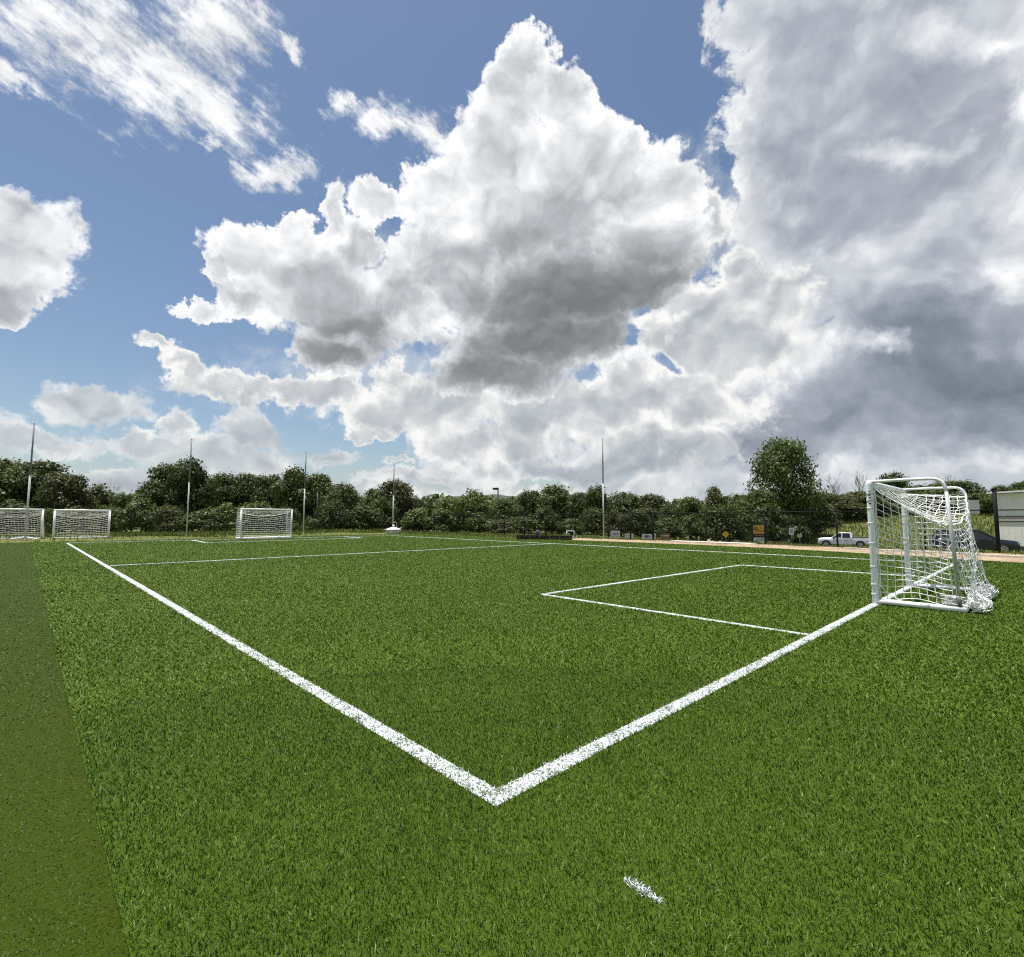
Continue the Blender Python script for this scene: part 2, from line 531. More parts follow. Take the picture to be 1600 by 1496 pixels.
def np_mesh(name, verts, faces_flat, nper, mats, mi=None):
    me = bpy.data.meshes.new(name)
    nf = len(faces_flat) // nper if np.isscalar(nper) else len(nper)
    me.vertices.add(len(verts))
    me.vertices.foreach_set('co', np.asarray(verts, np.float32).ravel())
    me.loops.add(len(faces_flat))
    me.loops.foreach_set('vertex_index', np.asarray(faces_flat, np.int32))
    me.polygons.add(nf)
    tot = np.full(nf, nper, np.int32) if np.isscalar(nper) else np.asarray(nper, np.int32)
    st = np.concatenate([[0], np.cumsum(tot)[:-1]]).astype(np.int32)
    me.polygons.foreach_set('loop_start', st)
    me.polygons.foreach_set('loop_total', tot)
    if mi is not None:
        me.polygons.foreach_set('material_index', np.asarray(mi, np.int32))
    for m in (mats if isinstance(mats, (list, tuple)) else [mats]):
        me.materials.append(m)
    me.update(calc_edges=True)
    return me


def tag(o, label=None, cat=None, group=None, kind=None):
    for k, v in (('label', label), ('category', cat), ('group', group), ('kind', kind)):
        if v:
            o[k] = v
    return o


def thing(name, label, cat, loc=(0, 0, 0), rotz=0.0, group=None):
    o = bpy.data.objects.new(name, None)
    o.empty_display_size = 0.2
    COL.objects.link(o)
    o.location = loc
    o.rotation_euler = (0, 0, rotz)
    return tag(o, label, cat, group)


def dup(root, loc=None, rotz=None, label=None):
    r = root.copy()
    COL.objects.link(r)
    if loc is not None:
        r.location = loc
    if rotz is not None:
        r.rotation_euler = (0, 0, rotz)
    if label:
        r['label'] = label
    for ch in list(root.children):
        c = ch.copy(); COL.objects.link(c); c.parent = r
        for g in ch.children:
            d = g.copy(); COL.objects.link(d); d.parent = c
    return r


# ------------------------------------------------------------------ materials
MATS = {}


def mat(name, color, rough=0.6, metal=0.0, spec=0.4, var=0.0, vscale=3.0, bump=0.0, bscale=20.0, trans=0.0):
    """principled with a little procedural mottling and relief"""
    if name in MATS:
        return MATS[name]
    m = bpy.data.materials.new(name)
    m.use_nodes = True
    T = NT(m.node_tree)
    b = T.n['Principled BSDF']
    b.inputs['Roughness'].default_value = rough
    b.inputs['Metallic'].default_value = metal
    b.inputs['Specular IOR Level'].default_value = spec
    co = T.node('ShaderNodeTexCoord').outputs['Object']
    if var > 0:
        n = T.noise(co, vscale, 5, 0.6)
        d = tuple(max(0.0, c * (1 - var)) for c in color)
        l = tuple(min(1.0, c * (1 + var)) for c in color)
        T.put(b.inputs['Base Color'], T.mix(T.rng(n, 0.3, 0.7), d, l))
    else:
        b.inputs['Base Color'].default_value = (*color, 1)
    if bump > 0:
        bn = T.node('ShaderNodeBump')
        bn.inputs['Strength'].default_value = bump
        bn.inputs['Distance'].default_value = 0.02
        T.put(bn.inputs['Height'], T.noise(co, bscale, 4, 0.6))
        T.put(b.inputs['Normal'], bn.outputs[0])
    MATS[name] = m
    return m


def px_ground(px, py, z=0.0):
    r = px_ray(px, py)
    return CAM_P + r * ((z - CAM_P[2]) / r[2])


def px_depth(px, d, py=813.0):
    """point on the column px at depth d (metres along the view)"""
    return CAM_P + px_ray(px, py) * d


# ------------------------------------------------------------------ terrain
def sstep(a, b, x):
    t = np.clip((x - a) / (b - a), 0, 1)
    return t * t * (3 - 2 * t)


def terrain(x, y):
    x = np.asarray(x, float); y = np.asarray(y, float)
    w = 1.0 - 0.75 * sstep(18, 46, y)
    drop = -0.048 * np.clip(x - 29.3, 0, 44) * w
    bank = 0.17 * np.clip(x - 84, 0, 26) * (1 - sstep(30, 60, y))
    lawn = 0.0
    back = -0.25 * sstep(50.5, 56, y)
    bump = 0.05 * np.sin(x * 0.31 + 1.3) * np.cos(y * 0.27) + 0.05 * np.sin(x * 0.83 + y * 0.6)
    out = np.clip(np.maximum.reduce([x - 29.6, y - 43.0, -9.5 - x, -14 - y]) / 3.0, 0, 1)
    return drop + bank + lawn + back + bump * out - 0.06 * (1 - out)


def tz(x, y):
    return float(terrain(x, y))


def ground_material():
    m = bpy.data.materials.new('dry_grass_ground')
    m.use_nodes = True
    T = NT(m.node_tree)
    b = T.n['Principled BSDF']
    pos = T.node('ShaderNodeNewGeometry').outputs['Position']
    n1 = T.noise(pos, 0.12, 5, 0.6)
    n2 = T.noise(pos, 2.2, 5, 0.65)
    c = T.mix(T.rng(n1, 0.35, 0.65), (0.13, 0.145, 0.045), (0.075, 0.11, 0.026))
    c = T.mix(T.rng(n2, 0.3, 0.75), c, T.mix(0.4, c, (0.22, 0.20, 0.09)))
    T.put(b.inputs['Base Color'], c)
    b.inputs['Roughness'].default_value = 0.95
    b.inputs['Specular IOR Level'].default_value = 0.1
    bn = T.node('ShaderNodeBump')
    bn.inputs['Strength'].default_value = 0.9
    bn.inputs['Distance'].default_value = 0.08
    T.put(bn.inputs['Height'], T.noise(pos, 9.0, 5, 0.7))
    T.put(b.inputs['Normal'], bn.outputs[0])
    return m


def build_ground():
    xs = np.concatenate([np.linspace(-6000, -120, 16), np.linspace(-110, -12, 40), np.arange(-10, 130, 0.9), np.linspace(132, 260, 40), np.linspace(280, 7000, 18)])
    ys = np.concatenate([np.linspace(-3000, -70, 12), np.linspace(-62, -6, 30), np.arange(-5, 110, 0.9), np.linspace(112, 260, 40), np.linspace(280, 7000, 18)])
    X, Y = np.meshgrid(xs, ys, indexing='ij')
    Z = terrain(X, Y)
    V = np.stack([X, Y, Z], -1).reshape(-1, 3)
    nx, ny = len(xs), len(ys)
    i = (np.arange(nx - 1)[:, None] * ny + np.arange(ny - 1)[None, :]).ravel()
    f = np.stack([i, i + ny, i + ny + 1, i + 1], 1).ravel()
    o = link('ground', np_mesh('ground', V, f, 4, ground_material()))
    o.data.polygons.foreach_set('use_smooth', [True] * len(o.data.polygons))
    tag(o, 'dry olive grass ground around and beyond the artificial pitch', None, None, 'structure')


build_ground()

# ------------------------------------------------------------------ artificial turf
EDGE_R = [(22.3, -14), (22.7, -1.6), (24.1, 2.2), (25.1, 4.7), (25.8, 7.7), (26.3, 11.4), (26.3, 15.6), (26.1, 20), (25.6, 25), (25.5, 33), (25.7, 40.6)]
EDGE_FAR = [(25.7, 40.6), (20.9, 41.8), (15.0, 41.6), (9.0, 40.4), (3.0, 39.9), (-1.5, 40.2)]
STRIP_X = -1.49


def turf_material(name, c_dark, c_lite, speck, strip=False):
    m = bpy.data.materials.new(name)
    m.use_nodes = True
    T = NT(m.node_tree)
    b = T.n['Principled BSDF']
    pos = T.node('ShaderNodeNewGeometry').outputs['Position']
    big = T.noise(pos, 0.35, 4, 0.55)
    mid = T.noise(T.v('MULTIPLY', pos, (1.0, 0.35, 1.0)), 3.0, 4, 0.6)
    fine = T.noise(pos, 55.0, 3, 0.7)
    tuft = T.voro(pos, 34.0, 0, feature='F1')
    x = T.m('MULTIPLY_ADD', T.m('SUBTRACT', big, 0.5), 0.35, 0.5)
    x = T.m('MULTIPLY_ADD', T.m('SUBTRACT', mid, 0.5), 0.5, x)
    x = T.m('MULTIPLY_ADD', T.m('SUBTRACT', fine, 0.5), 1.6, x)
    x = T.m('MULTIPLY_ADD', T.m('SUBTRACT', tuft, 0.45), 0.35, x, clamp=True)
    c = T.mix(x, c_dark, c_lite)
    # sewn rolls: the pile of each lies its own way
    sx = T.sep(pos)
    roll = T.m('FRACT', T.m('MULTIPLY', sx[1] if not strip else sx[0], 1 / 3.7))
    seam = T.rng(T.m('ABSOLUTE', T.m('SUBTRACT', roll, 0.5)), 0.488, 0.5)
    c = T.mix(T.m('MULTIPLY', seam, 0.25), c, c_dark)
    sp = T.rng(T.noise(pos, 90.0, 2, 0.6), 0.70, 0.80)
    c = T.mix(T.m('MULTIPLY', sp, 0.5), c, speck)
    T.put(b.inputs['Base Color'], c)
    b.inputs['Roughness'].default_value = 0.7
    b.inputs['Specular IOR Level'].default_value = 0.08
    bn = T.node('ShaderNodeBump')
    bn.inputs['Strength'].default_value = 1.0
    bn.inputs['Distance'].default_value = 0.03
    h = T.m('MULTIPLY_ADD', T.noise(pos, 38.0, 3, 0.7), 1.0, T.m('MULTIPLY', T.noise(pos, 4.0, 3, 0.6), 0.6))
    T.put(bn.inputs['Height'], h)
    T.put(b.inputs['Normal'], bn.outputs[0])
    return m


def blade_material(name, c0, c1, rough=0.5, spec=0.16, glint=None):
    m = bpy.data.materials.new(name)
    m.use_nodes = True
    T = NT(m.node_tree)
    b = T.n['Principled BSDF']
    g = T.node('ShaderNodeNewGeometry')
    r = g.outputs['Random Per Island']
    pos = g.outputs['Position']
    n = T.noise(pos, 0.8, 4, 0.6)
    n2 = T.noise(T.v('MULTIPLY', pos, (0.22, 0.5, 1.0)), 1.0, 3, 0.5)
    n = T.m('MULTIPLY_ADD', T.m('SUBTRACT', n2, 0.5), 1.3, n)
    x = T.m('MULTIPLY_ADD', T.m('SUBTRACT', n, 0.5), 0.8, T.m('MULTIPLY_ADD', r, 0.5, 0.25), clamp=True)
    roll = T.node('ShaderNodeTexWhiteNoise', noise_dimensions='1D')
    T.put(roll.inputs['W'], T.m('FLOOR', T.m('MULTIPLY', T.sep(pos)[1], 1 / 3.7)))
    x = T.m('ADD', x, T.m('MULTIPLY', T.m('SUBTRACT', roll.outputs['Value'], 0.5), 0.22), clamp=True)
    c = T.mix(x, c0, c1)
    if glint is not None:
        c = T.mix(T.rng(r, 0.945, 0.955), c, glint)  # a few blades paler all over: sparkle of the plastic painted into colour
    T.put(b.inputs['Base Color'], c)
    b.inputs['Roughness'].default_value = rough
    b.inputs['Specular IOR Level'].default_value = spec
    return m


M_TURF = turf_material('turf_green', (0.034, 0.060, 0.005), (0.078, 0.130, 0.012), (0.11, 0.17, 0.04))
M_STRIP = turf_material('turf_olive', (0.029, 0.047, 0.001), (0.040, 0.064, 0.0015), (0.05, 0.07, 0.01), True)
M_BLADE = blade_material('turf_blade', (0.036, 0.076, 0.006), (0.108, 0.186, 0.020), glint=(0.20, 0.28, 0.10))  # darker copy for near blades: foreground shade put into the colour
M_BLADE_FAR = blade_material('turf_blade_tuft', (0.072, 0.124, 0.010), (0.120, 0.196, 0.021))  # paler copy for distant tufts: base colour makes up for their shaded gaps
M_BLADE_O = blade_material('turf_blade_olive', (0.031, 0.050, 0.001), (0.043, 0.070, 0.0015), glint=(0.055, 0.08, 0.01))
M_BLADE_W = blade_material('turf_blade_white', (0.44, 0.48, 0.50), (0.70, 0.73, 0.77))


def line_material():
    m = bpy.data.materials.new('painted_turf')
    m.use_nodes = True
    T = NT(m.node_tree)
    b = T.n['Principled BSDF']
    pos = T.node('ShaderNodeNewGeometry').outputs['Position']
    n = T.noise(pos, 60.0, 3, 0.7)
    w = T.noise(pos, 6.0, 3, 0.6)
    x = T.rng(T.m('MULTIPLY_ADD', T.m('SUBTRACT', w, 0.5), 0.5, n), 0.38, 0.54)
    T.put(b.inputs['Base Color'], T.mix(x, (0.07, 0.11, 0.05), (0.66, 0.69, 0.70)))
    b.inputs['Roughness'].default_value = 0.8
    bn = T.node('ShaderNodeBump')
    bn.inputs['Strength'].default_value = 0.8
    bn.inputs['Distance'].default_value = 0.02
    T.put(bn.inputs['Height'], n)
    T.put(b.inputs['Normal'], bn.outputs[0])
    return m


M_LINE = line_material()


def sheet(name, pts, z, m, label):
    me = MB()
    me.poly([(x, y, z) for x, y in pts])
    o = me.build(name, m)
    return tag(o, label, None, None, 'structure')


sheet('turf_field', [(STRIP_X, -14)] + EDGE_R + EDGE_FAR[1:], 0.0, M_TURF, 'bright green artificial turf of the football pitch')
sheet('turf_strip', [(-8, -14), (STRIP_X, -14), (STRIP_X, 40.2), (-8, 40.0)], -0.008, M_STRIP, 'olive brown low pile turf strip along the left side of the pitch')

# painted lines: (name, label, start, end, width)
LINES = [
    ('goal_line', 'bold white line from the near corner to the right-hand goal', (-0.06, 0.0), (20.35, 0.0), 0.115),
    ('touchline', 'speckled white line from the near corner away to the left', (0.0, 0.06), (0.05, 37.25), 0.115),
    ('halfway_line', 'thin white line across the middle of the pitch', (0.1, 17.4), (20.9, 18.0), 0.075),
    ('penalty_area_line', 'white line of the goal area running out from the goal line', (5.28, 0.06), (5.34, 4.6), 0.085),
    ('penalty_area_line', 'white front line of the near goal area', (5.30, 4.6), (14.6, 4.58), 0.085),
    ('penalty_area_line', 'white far side line of the near goal area behind the goal', (14.56, 0.06), (14.56, 4.54), 0.085),
    ('touchline', 'faint white line along the far right edge of the pitch', (20.35, -0.05), (21.3, 37.2), 0.07),
    ('goal_line', 'faint white line in front of the far goal', (0.06, 37.2), (21.3, 37.3), 0.06),
    ('penalty_area_line', 'short white far goal area line left of the far goal', (6.1, 32.5), (6.3, 37.14), 0.14),
    ('penalty_area_line', 'pale front line of the far goal area', (6.1, 32.45), (16.6, 33.4), 0.06),
    ('penalty_area_line', 'short pale far goal area line right of the far goal', (16.6, 33.4), (17.0, 37.2), 0.14),
    ('paint_mark', 'short stray white paint mark on the turf near the camera', (-0.03, -0.79), (-0.03, -0.965), 0.05),
]


def on_lines(x, y, grow=0.0):
    hit = np.zeros(len(x), bool)
    for _, _, a, b, w in LINES:
        a = np.array(a); b = np.array(b)
        d = b - a
        L = np.linalg.norm(d); d = d / L
        u = (x - a[0]) * d[0] + (y - a[1]) * d[1]
        v = -(x - a[0]) * d[1] + (y - a[1]) * d[0]
        hit |= (u > 0) & (u < L) & (np.abs(v) < w / 2 + grow)
    return hit


def blade_mesh(x, y, z, w, L, lean, tilt_z=0.9):
    """bent two-part blades as numpy arrays: verts (n*5), tri/quads"""
    n = len(x)
    a = nrng.uniform(0, 2 * np.pi, n)
    la = nrng.normal(lean[0], lean[1], n)                       # lean azimuth
    tilt = np.clip(nrng.normal(lean[2], lean[3], n), 0.05, 1.35)  # from the vertical
    bend = nrng.uniform(0.1, 0.7, n)
    sx, sy = np.cos(a) * w / 2, np.sin(a) * w / 2
    dx, dy = np.cos(la), np.sin(la)
    h1 = 0.55 * L; h2 = 0.45 * L
    t1 = tilt; t2 = np.minimum(tilt + bend, 1.5)
    mx = x + dx * np.sin(t1) * h1; my = y + dy * np.sin(t1) * h1; mz = z + np.cos(t1) * h1
    ex = mx + dx * np.sin(t2) * h2; ey = my + dy * np.sin(t2) * h2; ez = mz + np.cos(t2) * h2
    V = np.empty((n, 5, 3), np.float32)
    V[:, 0] = np.stack([x - sx, y - sy, np.broadcast_to(z, n)], 1)
    V[:, 1] = np.stack([x + sx, y + sy, np.broadcast_to(z, n)], 1)
    V[:, 2] = np.stack([mx + sx * .8, my + sy * .8, mz], 1)
    V[:, 3] = np.stack([mx - sx * .8, my - sy * .8, mz], 1)
    V[:, 4] = np.stack([ex, ey, ez], 1)
    i = np.arange(n) * 5
    F = np.stack([i, i + 1, i + 2, i + 3, i + 3, i + 2, i + 4], 1).ravel()
    per = np.tile([4, 3], n)
    return V.reshape(-1, 3), F, per


def scatter(dmax, dens0, d0, fall, half=math.radians(64)):
    """points in the sector before the camera, thinning out with distance"""
    R = np.array([0.25, *np.geomspace(0.8, dmax, 60)])
    out = []
    for r0, r1 in zip(R[:-1], R[1:]):
        rm = (r0 + r1) / 2
        dens = dens0 * (min(1.0, (d0 / rm) ** fall))
        n = int(dens * half * (r1 ** 2 - r0 ** 2))
        th = nrng.uniform(-half, half, n)
        rr = np.sqrt(nrng.uniform(r0 ** 2, r1 ** 2, n))
        az = HEAD + th
        out.append(np.stack([CAM_P[0] + rr * np.sin(az), CAM_P[1] + rr * np.cos(az), rr], 1))
    return np.concatenate(out)


def tri_mesh(x, y, z, w, L, lean):
    """one upright sliver per far tuft"""
    n = len(x)
    a = nrng.uniform(0, 2 * np.pi, n)
    la = nrng.normal(lean[0], lean[1], n)
    tilt = np.clip(nrng.normal(lean[2], lean[3], n), 0.05, 1.2)
    V = np.empty((n, 3, 3), np.float32)
    V[:, 0] = np.stack([x - np.cos(a) * w / 2, y - np.sin(a) * w / 2, np.full(n, z)], 1)
    V[:, 1] = np.stack([x + np.cos(a) * w / 2, y + np.sin(a) * w / 2, np.full(n, z)], 1)
    V[:, 2] = np.stack([x + np.cos(la) * np.sin(tilt) * L, y + np.sin(la) * np.sin(tilt) * L, z + np.cos(tilt) * L], 1)
    return V.reshape(-1, 3), np.arange(n * 3), np.full(n, 3)


def build_blades():
    P = scatter(50.0, 19000, 2.3, 1.45, math.radians(60))
    x, y, d = P.T
    s = np.maximum(1.0, (d / 2.3) ** 0.74)
    inside = x > STRIP_X
    right = np.interp(y, [e[1] for e in EDGE_R], [e[0] for e in EDGE_R])
    far = np.interp(x, [e[0] for e in EDGE_FAR[::-1]], [e[1] for e in EDGE_FAR[::-1]])
    on = on_lines(x, y, -0.004) & ((d > 9) | (nrng.uniform(0, 1, len(x)) > np.where(np.abs(x) < 0.1, 0.24, 0.08)))
    g = inside & ~on & (x < right - 0.02) & (y < far - 0.05)
    w = 0.0030 * s * nrng.uniform(0.6, 1.4, len(x))
    L = nrng.uniform(0.016, 0.031, len(x))
    lean = (2.2, 1.6, 0.52, 0.28)
    flat = (2.2, 1.6, 0.90, 0.24)
    k = g & (d < 5)
    V, F, per = blade_mesh(x[k], y[k], 0.0, w[k], L[k], lean)
    k = g & (d >= 5)
    V2, F2, per2 = tri_mesh(x[k], y[k], 0.0, w[k] * 1.8, L[k] * 1.4, flat)
    o = link('turf_grass', np_mesh('turf_grass', np.concatenate([V, V2]), np.concatenate([F, F2 + len(V)]), np.concatenate([per, per2]), [M_BLADE, M_BLADE_FAR], np.repeat([0, 1], [len(per), len(per2)])))
    tag(o, 'short green plastic grass blades of the football pitch', 'grass', None, 'stuff')
    g = ~inside & (x > -7.9) & (y < far) & (nrng.uniform(0, 1, len(x)) < 0.55)
    k = g & (d < 5)
    V, F, per = blade_mesh(x[k], y[k], -0.008, w[k] * 0.9, L[k] * 0.6, (2.2, 1.6, 1.1, 0.2))
    k = g & (d >= 5)
    V2, F2, per2 = tri_mesh(x[k], y[k], -0.008, w[k] * 1.5, L[k] * 0.6, (2.2, 1.6, 1.1, 0.15))
    o = link('turf_grass', np_mesh('turf_grass', np.concatenate([V, V2]), np.concatenate([F, F2 + len(V)]), np.concatenate([per, per2]), M_BLADE_O))
    tag(o, 'low olive brown blades on the turf strip at the left edge', 'grass', None, 'stuff')


build_blades()


def build_lines():
    for k, (name, label, a, b, w) in enumerate(LINES):
        a = np.array(a); b = np.array(b)
        d = b - a
        Ln = np.linalg.norm(d); d = d / Ln
        nrm = np.array([-d[1], d[0]])
        z = 0.004 + 0.0005 * k
        n = max(2, int(Ln / 0.5))
        V = []
        for i in range(n + 1):
            p = a + d * Ln * i / n
            q = 1.0 + 0.12 * math.sin(i * 2.3 + k) * (0.5 if Ln > 1 else 0)
            far = float(sstep(5, 12, np.hypot(*(p - CAM_P[:2]))))
            zt = z + 0.017 * far
            V += [(*(p - nrm * w / 2 * q), 0.001), (*(p - nrm * w * 0.46 * q), zt), (*(p + nrm * w * 0.46 * q), zt), (*(p + nrm * w / 2 * q), 0.001)]
        F = []
        for i in range(n):
            for e in range(3):
                F += [4 * i + e, 4 * i + 4 + e, 4 * i + 5 + e, 4 * i + 1 + e]
        if name == 'paint_mark':
            V, F, n = V[:0], [], 0
        V = np.array(V, np.float32).reshape(-1, 3); F = np.array(F, int); per = np.full(3 * n, 4)
        mi = np.zeros(3 * n, int)
        # white blades standing along the near stretch
        m = int({'touchline': 6500, 'paint_mark': 34000}.get(name, 9000) * w * Ln)
        u = nrng.uniform(0, Ln, m)
        v = nrng.uniform(-1, 1, m) * w / 2
        if name == 'paint_mark':
            keep = (np.abs(v) / (w / 2)) ** 2 + (np.abs(u / Ln - 0.5) / 0.5) ** 2 < nrng.uniform(0.4, 1.3, len(u))
            u, v = u[keep], v[keep]
        px_ = a[0] + d[0] * u + nrm[0] * v
        py_ = a[1] + d[1] * u + nrm[1] * v
        dist = np.hypot(px_ - CAM_P[0], py_ - CAM_P[1])
        keep = (nrng.uniform(0, 1, len(u)) < np.minimum(1, (2.6 / dist) ** 1.3)) & (dist < 17)
        px_, py_, dist = px_[keep], py_[keep], dist[keep]
        if len(px_):
            s = np.maximum(1.0, (dist / 2.6) ** 0.75)
            V2, F2, per2 = blade_mesh(px_, py_, 0.0, 0.0042 * s * nrng.uniform(0.7, 1.3, len(px_)),
                                      nrng.uniform(0.013, 0.027, len(px_)) * (1 - 0.3 * sstep(8, 17, dist)), (2.2, 1.6, 0.85, 0.28))
            F = np.concatenate([F, F2 + len(V)])
            V = np.concatenate([V, V2])
            per = np.concatenate([per, per2])
            mi = np.concatenate([mi, np.ones(len(per2), int)])
        o = link(name, np_mesh(name, V, F, per, [M_LINE, M_BLADE_W], mi))
        tag(o, label, None, None, 'structure')


build_lines()

# ------------------------------------------------------------------ bare earth strip, paving, road
def build_strip():
    m = bpy.data.materials.new('sandy_earth')
    m.use_nodes = True
    T = NT(m.node_tree)
    b = T.n['Principled BSDF']
    pos = T.node('ShaderNodeNewGeometry').outputs['Position']
    n = T.noise(pos, 0.9, 6, 0.65)
    n2 = T.noise(pos, 6.0, 5, 0.7)
    c = T.mix(T.rng(n, 0.3, 0.7), (0.27, 0.175, 0.10), (0.46, 0.36, 0.235))
    c = T.mix(T.rng(n2, 0.56, 0.72), c, (0.52, 0.45, 0.33))
    c = T.mix(T.rng(T.noise(pos, 2.1, 5, 0.7), 0.56, 0.66), c, (0.17, 0.15, 0.07))
    T.put(b.inputs['Base Color'], c)
    b.inputs['Roughness'].default_value = 0.95
    bn = T.node('ShaderNodeBump')
    bn.inputs['Strength'].default_value = 1.0
    bn.inputs['Distance'].default_value = 0.12
    T.put(bn.inputs['Height'], T.noise(pos, 4.0, 6, 0.7))
    T.put(b.inputs['Normal'], bn.outputs[0])
    ys = np.arange(-14, 23.5, 0.45)
    right = np.interp(ys, [e[1] for e in EDGE_R], [e[0] for e in EDGE_R])
    V, F = [], []
    nu = 9
    for j, yy in enumerate(ys):
        wide = 29.9 - 1.6 * float(sstep(20, 30, yy))
        for i in range(nu):
            u = i / (nu - 1)
            xx = (right[j] + 0.02) * (1 - u) + wide * u
            hump = 0.05 * mnoise.noise(Vector((xx * 0.8, yy * 0.8, 0))) + 0.03 * mnoise.noise(Vector((xx * 2.1, yy * 2.1, 4)))
            zz = 0.012 + (0.06 + hump) * math.sin(math.pi * min(1, u * 1.15)) if 0 < i < nu - 1 else (0.006 if i == 0 else -0.12)
            V.append((xx, yy, zz))
    for j in range(len(ys) - 1):
        for i in range(nu - 1):
            k = j * nu + i
            F += [k, k + 1, k + nu + 1, k + nu]
    o = link('dirt_strip', np_mesh('dirt_strip', V, F, 4, m))
    o.data.polygons.foreach_set('use_smooth', [True] * len(o.data.polygons))
    tag(o, 'bare sandy orange earth between the turf and the right-hand fence', None, None, 'structure')
    conc = mat('pale_concrete', (0.62, 0.57, 0.50), 0.85, var=0.12, vscale=6, bump=0.2)
    mb = MB(); mb.box((27.3, 9.2, 0.0), (28.3, 14.2, 0.13))
    tag(mb.build('sidewalk', conc), 'pale concrete slab lying in the earth strip before the fence', None, None, 'structure')
    mb = MB()
    pts = [(26.6, 4.6), (25.9, 2.4), (24.9, -0.6), (23.9, -4.5), (23.4, -9.0)]
    for (x0, y0), (x1, y1) in zip(pts[:-1], pts[1:]):
        mb.loft([[(x0, y0, 0.0), (x0 + .22, y0, 0.0), (x0 + .22, y0, 0.14), (x0, y0, 0.14)], [(x1, y1, 0.0), (x1 + .22, y1, 0.0), (x1 + .22, y1, 0.14), (x1, y1, 0.14)]])
    tag(mb.build('kerb', conc), 'low pale kerb in the earth strip behind the near goal', None, None, 'structure')
    asph = mat('asphalt', (0.075, 0.074, 0.072), 0.9, var=0.25, vscale=1.5, bump=0.3)
    V, F = [], []
    ys = np.linspace(-60, 34, 60)
    for yy in ys:
        for xx in (70.5, 73.5, 76.5, 79.5):
            V.append((xx + 0.12 * max(0, yy - 20), yy, tz(xx, yy) + 0.03))
    for j in range(len(ys) - 1):
        for i in range(3):
            k = j * 4 + i
            F += [k, k + 1, k + 5, k + 4]
    o = link('road', np_mesh('road', V, F, 4, asph))
    tag(o, 'grey road below the grassy bank where the white truck stands', None, None, 'structure')
    # wooded hill on the skyline
    hm = bpy.data.materials.new('hill_wood')
    hm.use_nodes = True
    T = NT(hm.node_tree)
    b = T.n['Principled BSDF']
    pos = T.node('ShaderNodeNewGeometry').outputs['Position']
    T.put(b.inputs['Base Color'], T.mix(T.rng(T.noise(pos, 0.06, 5, 0.7), 0.35, 0.65), (0.030, 0.045, 0.026), (0.065, 0.085, 0.045)))
    b.inputs['Roughness'].default_value = 1.0
    c = px_depth(690, 1100)
    V, F = [], []
    nu, nv = 90, 24
    for i in range(nu):
        for j in range(nv):
            a = (i / (nu - 1) - 0.5) * 1500
            q = (j / (nv - 1) - 0.5) * 700
            h = 42 * math.exp(-(a / 330) ** 2) * math.exp(-(q / 220) ** 2) + 26 * math.exp(-((a - 260) / 260) ** 2) * math.exp(-(q / 220) ** 2)
            h += 5.0 * mnoise.noise(Vector((a * 0.03, q * 0.03, 0))) * (h > 4)
            p = c + SK_R * a + SK_F * q
            V.append((p[0], p[1], h - 3.0))
    for i in range(nu - 1):
        for j in range(nv - 1):
            k = i * nv + j
            F += [k, k + nv, k + nv + 1, k + 1]
    o = link('hill', np_mesh('hill', V, F, 4, hm))
    tag(o, 'low dark wooded hill on the skyline right of the round tree', None, None, 'structure')


build_strip()
# ------------------------------------------------------------------ goals
M_WHITE = mat('white_powder_coat', (0.82, 0.83, 0.84), 0.35, spec=0.5, var=0.06, vscale=5)
M_WHITE_OLD = mat('weathered_white_tube', (0.68, 0.69, 0.68), 0.5, var=0.12, vscale=6)
M_GALV_TUBE = mat('grey_white_tube', (0.50, 0.51, 0.52), 0.45, metal=0.2, var=0.12, vscale=9)
M_CORD = mat('white_net_cord', (0.84, 0.84, 0.82), 0.8)
M_STRAP = mat('grey_white_strap', (0.60, 0.62, 0.63), 0.6)
M_BLACK = mat('black_rubber', (0.02, 0.02, 0.022), 0.7)


def bez(a, b, c, n=6):
    a, b, c = Vector(a), Vector(b), Vector(c)
    return [a * (1 - t) ** 2 + b * 2 * t * (1 - t) + c * t * t for t in [i / n for i in range(n + 1)]]


